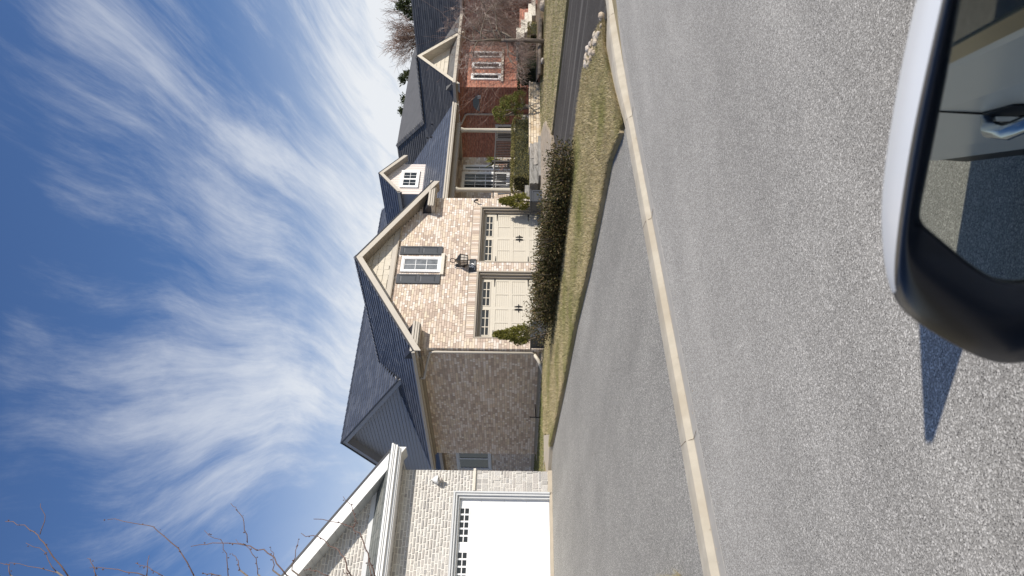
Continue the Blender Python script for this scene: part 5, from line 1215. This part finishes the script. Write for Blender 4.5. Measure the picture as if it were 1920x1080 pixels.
for (z0, dx, dy, dz, L, r) in ((.25,.8,-.2,.75,1.7,.045),(.35,.8,.3,.55,1.9,.045),(.70,1.0,-.3,.7,2.2,.045),(.9,.6,-.8,.9,1.9,.04),(1.2,1.0,.5,.4,2.1,.038),(1.5,.9,-.4,.45,1.5,.032),(.55,-.9,.4,.35,1.15,.035),(1.6,-.5,.1,.5,.8,.026),(1.85,.5,-.1,.6,.8,.02),(1.75,.9,-.1,.3,1.9,.026)):
    b = tp[3].lerp(Vector((25.1,15.9,1.9)), max(0,(z0-.75)/1.15)) if z0 > .75 else Vector((25.5,16.1,z0))
    branch(segs, b, Vector((dx,dy,dz)), L, r, 4, q, .20, .85, [6,6,6,3], .42, .0038)
tree_from(segs, BT, (M['bark'], M['bark'], M['twig']), cut=(4,2))
DS = thing('bare_shrub', 'brown leafless shrub of fine twigs against the red brick wall by the stairs', 'shrub', (33.6, 20.9, -.5))
q = random.Random(9); segs = []
for k in range(64):
    a = q.uniform(0, 6.28); branch(segs, Vector((33.6+q.uniform(-2.4,3.6),20.9+q.uniform(-.5,.5),-.4)), Vector((math.cos(a)*.55,math.sin(a)*.4,1)), q.uniform(1.4,3.0), .014, 2, q, .0, .7, [5,4], .3, .005)
tree_from(segs, DS, (M['twig_far'],)*3)
def far_bare(px_, py_, D, rad, lab):
    c = atD(px_, py_, D); T = thing('bare_tree', lab, 'tree', (c[0], c[1], -.9)); q = random.Random(21); segs = []
    base = Vector((c[0], c[1], -.9)); top = Vector((c[0], c[1], c[2]-rad*.7)); segs.append(([base, base.lerp(top,.5), top], [.28,.24,.18], 9))
    for k in range(16):
        a = k*2.4; branch(segs, top+Vector((0,0,q.uniform(-.3,.4))), Vector((math.cos(a)*.75, math.sin(a)*.75, q.uniform(.5,1.4))), rad*q.uniform(.7,.95), .07, 3, q, -.06, .75, [6,5,4], .2, .012)
    tree_from(segs, T, (M['bark'], M['twig_far'], M['twig_far']))
far_bare(768, 62, 62, 2.7, 'rounded leafless tree rising behind the grey roof ridge')
def conifer(px_, py_, D, H_, W_, lab, seed, n=2600):
    tip = atD(px_, py_, D); T = thing('pine_tree', lab, 'tree', (tip[0], tip[1], -.9)); r_ = np.random.default_rng(seed)
    s = MB(); s.tube([(tip[0],tip[1],-.9),(tip[0],tip[1],tip[2]-.2)], [.22,.04], 6); s.build('trunk', M['bark'], T)
    P = []; Dd = []
    nb = 34
    for k in range(nb):
        t = (k+r_.random())/nb; z = tip[2]-H_*t; L = W_*(t**.7)*r_.uniform(.55,1.1); a = r_.uniform(0,6.28); m_ = n//nb
        f = r_.uniform(.12,1,m_); sp = .10+.16*(1-f)
        P.append(np.stack([tip[0]+np.cos(a)*L*f+r_.normal(0,1,m_)*sp, tip[1]+np.sin(a)*L*f+r_.normal(0,1,m_)*sp, z+L*.30*f+r_.normal(0,1,m_)*sp*.6], 1)); Dd.append(np.tile([np.cos(a)*.7,np.sin(a)*.7,.7],(m_,1)))
    leaves('foliage', np.concatenate(P), .26, M['leaf_far'], T, .35, np.concatenate(Dd), .6, kind='stuff')
conifer(752, 146, 60, 4.5, 2.0, 'dark pine with an open crown left of the bare tree behind the grey roof', 1)
conifer(757, 186, 64, 4.0, 1.6, 'yellowish green conifer showing above the middle of the grey roof', 2)
conifer(746, 12, 60, 4.0, 1.9, 'green pine at the edge of view above the grey roof ridge', 3)
conifer(751, 209, 75, 3.0, .8, 'tiny conifer tip just above the left part of the grey roof', 4)

# the near tree: its trunk stands in the grass patch at the drive's edge, its twigs reach into view
NT = thing('budding_tree', 'thin reddish budding twigs reaching into view above the stone house', 'tree', (1.75, 7.15, -1.36))
tw = [[(230,1080),(160,985),(125,940),(80,910),(25,895)],[(135,940),(150,880),(138,835)],[(190,1065),(150,1005),(90,970)],[(205,1075),(130,1052),(35,1035)],
      [(655,1080),(620,1010),(560,945),(520,915),(450,898),(362,887)],[(325,1080),(310,1040),(297,1018)],[(490,1080),(400,1058),(300,1050)],[(550,1080),(500,1050),(457,1037)],[(495,1080),(498,1012)],
      [(770,1080),(765,1000),(740,960),(690,930)],[(968,1078),(920,1020),(870,985),(800,968),(720,970),(645,980)],[(835,968),(825,900),(800,855),(778,838)],[(870,1075),(865,1020),(830,975),(795,960)],[(810,1060),(800,1020),(780,1003)],
      [(985,1060),(1000,990),(1008,960)],[(35,1078),(30,1040),(0,1035)],[(920,1060),(925,1010),(915,985)],[(740,1078),(700,1072),(680,1070)]]
tw = [[(x/1.8, 480+y/1.8) for x, y in pl] for pl in tw]
tw += [[(520+x/3.556, 820+y/3.556) for x, y in pl] for pl in ([(650,924),(600,780),(560,660),(500,605),(400,570),(243,545)],[(505,605),(522,560),(510,480),(440,390)],[(490,920),(440,800),(390,740),(270,665),(153,645)],[(340,924),(260,885),(180,880)],[(625,924),(618,860),(602,800)],[(470,924),(445,890)])]
bud = MB(); twm = MB(); limb = MB()
tz0 = Vector((1.75, 7.15, -1.42)); ttop = Vector((1.80, 7.10, 1.0))
limb.tube([tz0, Vector((1.77,7.13,0)), ttop, Vector((1.82,7.15,2.4)), Vector((1.85,7.12,3.9))], [.06,.05,.042,.03,.015], 8)
q = random.Random(4)
for k, pl in enumerate(tw):
    D0 = 6.2+q.uniform(-.5,.6); pts = [Vector(atD(x, y, D0+.06*i)) for i, (x, y) in enumerate(pl)]
    if pl[0][1] > 1060:                         # grow it back to the trunk, outside the frame
        p0 = pts[0]; root = Vector((1.80, 7.12, min(max(p0.z-.7, .2), 3.7))); mid = root.lerp(p0, .55)+Vector((0,0,-.05))
        limb.tube([root, mid, p0], [.016,.011,.0068], 5)
    fine = [pts[0]]
    for a, b in zip(pts, pts[1:]):
        for j in (1,2,3): fine.append(a.lerp(b, j/3)+Vector((q.gauss(0,.006),q.gauss(0,.006),q.gauss(0,.006))))
    n = len(fine); r0 = .0058 if len(pl) > 4 else .0042
    twm = MB(); twm.tube(fine, [r0*(1-.6*i/n) for i in range(n)], 5); twm.build('twig', M['twig_red'], NT, smooth=True)
    for i in range(1, n):
        for s_ in range(q.choice((0,1,1))):
            c = fine[i-1].lerp(fine[i], q.random())+Vector((q.gauss(0,.008),q.gauss(0,.008),q.gauss(0,.008))); r = q.uniform(.004,.0085)
            bud.add([c+Vector(v)*r for v in ((1,0,0),(0,1,0),(-1,0,0),(0,-1,0),(0,0,1.3),(0,0,-1.3))], [(0,1,4),(1,2,4),(2,3,4),(3,0,4),(1,0,5),(2,1,5),(3,2,5),(0,3,5)])
limb.build('trunk', M['bark'], NT, smooth=True); bud.build('bud', M['twig_red'], NT, kind='stuff')

# ------------------------------------------------------------------ the car the photograph is taken from
CH = R_(5); ch = np.array([math.cos(CH), math.sin(CH), 0]); cl = np.array([-math.sin(CH), math.cos(CH), 0])
CAR = thing('car', 'white car whose driver-side mirror with black bezel fills the lower corner', 'car', (0, 0, -1.45))
def CP(s, l, z): return tuple(ch*s+cl*l+np.array([0,0,z]))
M['carwhite'] = mat('white_car_paint', (.78,.80,.80), .25, spec=.6)
M['carblack'] = mat('black_plastic', (.006,.007,.010), .45, spec=.25)
M['bezel'] = mat('glossy_black_bezel', (.006,.008,.013), .22, spec=.45)
M['chrome'] = mat('bluish_chrome', (.55,.62,.72), .10, metal=1.0)
M['carglass'] = mat('dark_car_glass', (.012,.015,.018), .05, spec=.9)
M['mirror'] = mat('tinted_mirror_glass', (.52,.54,.48), .012, metal=1.0)
FL = .16
prof = [(-1.22,FL-.05),(-1.16,FL-.012),(-.95,FL),(-.62,FL+.006),(-.50,FL+.0),(-.36,FL-.035)]
b = MB(); ss = np.linspace(-2.45, 1.35, 18)
for i in range(len(ss)-1):
    for k in range(len(prof)-1):
        b.quad(CP(ss[i],prof[k][1],prof[k][0]), CP(ss[i+1],prof[k][1],prof[k][0]), CP(ss[i+1],prof[k+1][1],prof[k+1][0]), CP(ss[i],prof[k+1][1],prof[k+1][0]))
for (z, l0, l1) in ((-1.22,-1.6,FL-.05),): b.quad(CP(-2.45,l0,z), CP(1.35,l0,z), CP(1.35,l1,z), CP(-2.45,l1,z))
b.quad(CP(-2.45,-1.6,-1.22),CP(-2.45,FL-.05,-1.22),CP(-2.45,FL-.035,-.36),CP(-2.45,-1.6,-.36)); b.quad(CP(-2.45,-1.6,-1.22),CP(1.35,-1.6,-1.22),CP(1.35,-1.6,-.42),CP(-2.45,-1.6,-.42))
b.quad(CP(.75,-1.6,-.42),CP(1.35,-1.6,-.45),CP(1.35,FL-.035,-.42),CP(.75,FL-.035,-.38)); b.quad(CP(-2.45,-1.6,-.36),CP(-2.3,-1.6,-.36),CP(-2.3,FL-.035,-.36),CP(-2.45,FL-.035,-.36))
b.build('body', M['carwhite'], CAR, smooth=True)
def slabcar(mb, s0, s1, l0, l1, z0, z1): mb.hexa([CP(s0,l0,z0),CP(s1,l0,z0),CP(s1,l1,z0),CP(s0,l1,z0),CP(s0,l0,z1),CP(s1,l0,z1),CP(s1,l1,z1),CP(s0,l1,z1)])
b = MB(); slabcar(b, -1.95, .30, -1.45, FL-.18, .14, .19); b.build('roof', M['carwhite'], CAR)
for (s0, s1) in ((-2.55,-2.25),): b = MB(); b.hexa([CP(-2.35,FL-.09,-.36),CP(-2.05,FL-.09,-.36),CP(-2.05,FL-.05,-.36),CP(-2.35,FL-.05,-.36),CP(-1.98,FL-.22,.15),CP(-1.8,FL-.22,.15),CP(-1.8,FL-.18,.15),CP(-1.98,FL-.18,.15)]); b.build('pillar', M['carwhite'], CAR)
b = MB(); b.quad(CP(-2.05,FL-.07,-.36),CP(-.62,FL-.07,-.36),CP(-.55,FL-.2,.14),CP(-1.8,FL-.2,.14)); b.build('rear_window', M['carglass'], CAR)
b = MB(); slabcar(b, -1.98, -.45, -1.45, FL-.22, -.37, .139); b.build('cabin_sun_block', M['carblack'], CAR)  # solid block added inside to stop sun passing under the roof
b = MB(); slabcar(b, -2.45, 1.3, FL-.06, FL-.015, -1.27, -1.165); b.build('sill_trim', M['carblack'], CAR)
b = MB(); slabcar(b, -2.4, .60, FL-.045, FL+.004, -.478, -.445); b.build('belt_trim', mat('pale_gold_trim', (.50,.38,.20), .3), CAR)
b = MB(); slabcar(b, -2.0, .60, FL-.06, FL+.001, -.4445, -.335); b.build('door_window', M['carglass'], CAR)
b = MB(); slabcar(b, -.64, -.632, FL-.02, FL+.0085, -1.16, -.4); b.build('door_gap', M['carblack'], CAR)
b = MB(); hs = .20; pts = [CP(-.90+hs,FL+.002,-.735),CP(-.86+hs,FL+.035,-.73),CP(-.76+hs,FL+.045,-.73),CP(-.66+hs,FL+.035,-.73),CP(-.62+hs,FL+.002,-.735)]; b.tube(pts, [.014,.017,.018,.017,.014], 8); dh = b.build('door_handle', M['chrome'], CAR, smooth=True)
b = MB(); b.prism([CP(-.84+hs,FL+.006,-.765),CP(-.68+hs,FL+.006,-.765),CP(-.66+hs,FL+.006,-.735),CP(-.68+hs,FL+.006,-.70),CP(-.84+hs,FL+.006,-.70),CP(-.86+hs,FL+.006,-.735)], cl*.002); b.build('handle_recess', M['carblack'], dh)
# mirror: outlines of glass, bezel and shell, one behind the other
mp_ = np.array([.454,.341,-.351]); mn = np.array([-.909,-.402,.109]); mn /= np.linalg.norm(mn)
def onm(x, y, off): d = ray(x, y); return d*((mp_+mn*off)@mn/(d@mn))
GL = [(1830,-150),(1802,0),(1776,140),(1750,270),(1728,380),(1723,407),(1733,424),(1757,443),(1812,490),(1866,529),(1920,534),(1990,522),(2040,420),(2050,0),(1990,-150)]
BZ = [(1800,-150),(1766,0),(1734,140),(1707,267),(1688,390),(1677,480),(1675,550),(1700,592),(1779,641),(1860,684),(1925,681),(2010,655),(2070,470),(2085,0),(2010,-200)]
SHL = [(1764,-150),(1727,0),(1699,133),(1675,270),(1658,400),(1659,485),(1667,562),(1702,600),(1779,645),(1860,687),(1925,684),(2012,660),(2080,470),(2095,0),(2012,-210)]
n = len(GL)
g0 = [onm(x,y,0) for x,y in GL]; g1 = [onm(x,y,.006) for x,y in GL]; b0 = [onm(x,y,.004) for x,y in BZ]; b1 = [onm(x,y,-.004) for x,y in BZ]
s0 = [onm(x,y,-.040) for x,y in SHL]; cen = np.mean(s0, axis=0); s1 = [cen+(np.array(p)-cen)*.86-mn*.050 for p in s0]; s2 = [cen+(np.array(p)-cen)*.45-mn*.085 for p in s0]
mm_ = MB(); mm_.poly(g0[::-1]); mm_.build('mirror_glass', M['mirror'], CAR)
def mixl(A, B, f, off): return [onm(a[0]+(b[0]-a[0])*f, a[1]+(b[1]-a[1])*f, off) for a, b in zip(A, B)]
q1 = mixl(GL, BZ, .22, .012); q2 = mixl(GL, BZ, .55, .016); q3 = mixl(GL, BZ, .85, .010)
loops = [g0, g1, q1, q2, q3, b1]
mm_ = MB(); mm_.add([p for l in loops for p in l], [(k*n+i, k*n+(i+1)%n, (k+1)*n+(i+1)%n, (k+1)*n+i) for k in range(len(loops)-1) for i in range(n)])
bz = mm_.build('mirror_bezel', M['bezel'], CAR, smooth=True); sb_ = bz.modifiers.new('subsurf', 'SUBSURF'); sb_.levels = sb_.render_levels = 2
mm_ = MB(); vs = b1+s0+s1+s2; 
for i in range(n):
    mm_.cur = 0 if i in (0,1,2,3,4,5,14) else 1
    mm_.add([vs[k*n+j] for k in range(4) for j in (i,(i+1)%n)], [(2*k,2*k+1,2*k+3,2*k+2) for k in range(3)])
mm_.cur = 1; mm_.poly(s2)
mo = mm_.build('mirror_housing', [M['carwhite'], M['carblack']], CAR)
import bmesh
bm = bmesh.new(); bm.from_mesh(mo.data); bmesh.ops.remove_doubles(bm, verts=bm.verts, dist=1e-5); bmesh.ops.recalc_face_normals(bm, faces=bm.faces); bm.to_mesh(mo.data); bm.free()
mo.data.polygons.foreach_set('use_smooth', [True]*len(mo.data.polygons)); sd_m = mo.modifiers.new('subsurf', 'SUBSURF'); sd_m.levels = sd_m.render_levels = 2
arm = MB(); e0 = np.mean(s1[10:14], axis=0); arm.tube([tuple(e0), tuple(e0+np.array([.03,-.06,-.02])), CP(.62, FL-.02, -.42)], [.05,.045,.05], 8); arm.build('mirror_arm', M['carblack'], CAR, smooth=True)
# unseen barrier board, added only to cast the dark wedge on the road
BN = thing('shading_board', 'grey upright barrier board added out of view for its shadow on the road', 'shading', (2.25, .80, -1.45))
c0 = Vector((1.955, .99, 0)); u1 = Vector((.84,-.545,0)).normalized(); u2 = Vector((.545,.84,0)).normalized()*-1
def bx(mb, a0, a1, c0_, c1_, z0, z1):
    P = [c0+u1*a+u2*c for a, c in ((a0,c0_),(a1,c0_),(a1,c1_),(a0,c1_))]; mb.hexa([(p.x,p.y,z0) for p in P]+[(p.x,p.y,z1) for p in P])
M['bin'] = mat('grey_shading_board', (.20,.20,.20), .5)
b = MB(); bx(b, 0,.85,0,.06,-1.40,-.36); b.build('panel', M['bin'], BN, bevel=.015)
for a in (.08,.68): b = MB(); bx(b, a,a+.09,-.02,.34,-1.45,-1.401); b.build('foot', M['bin'], BN, bevel=.008)
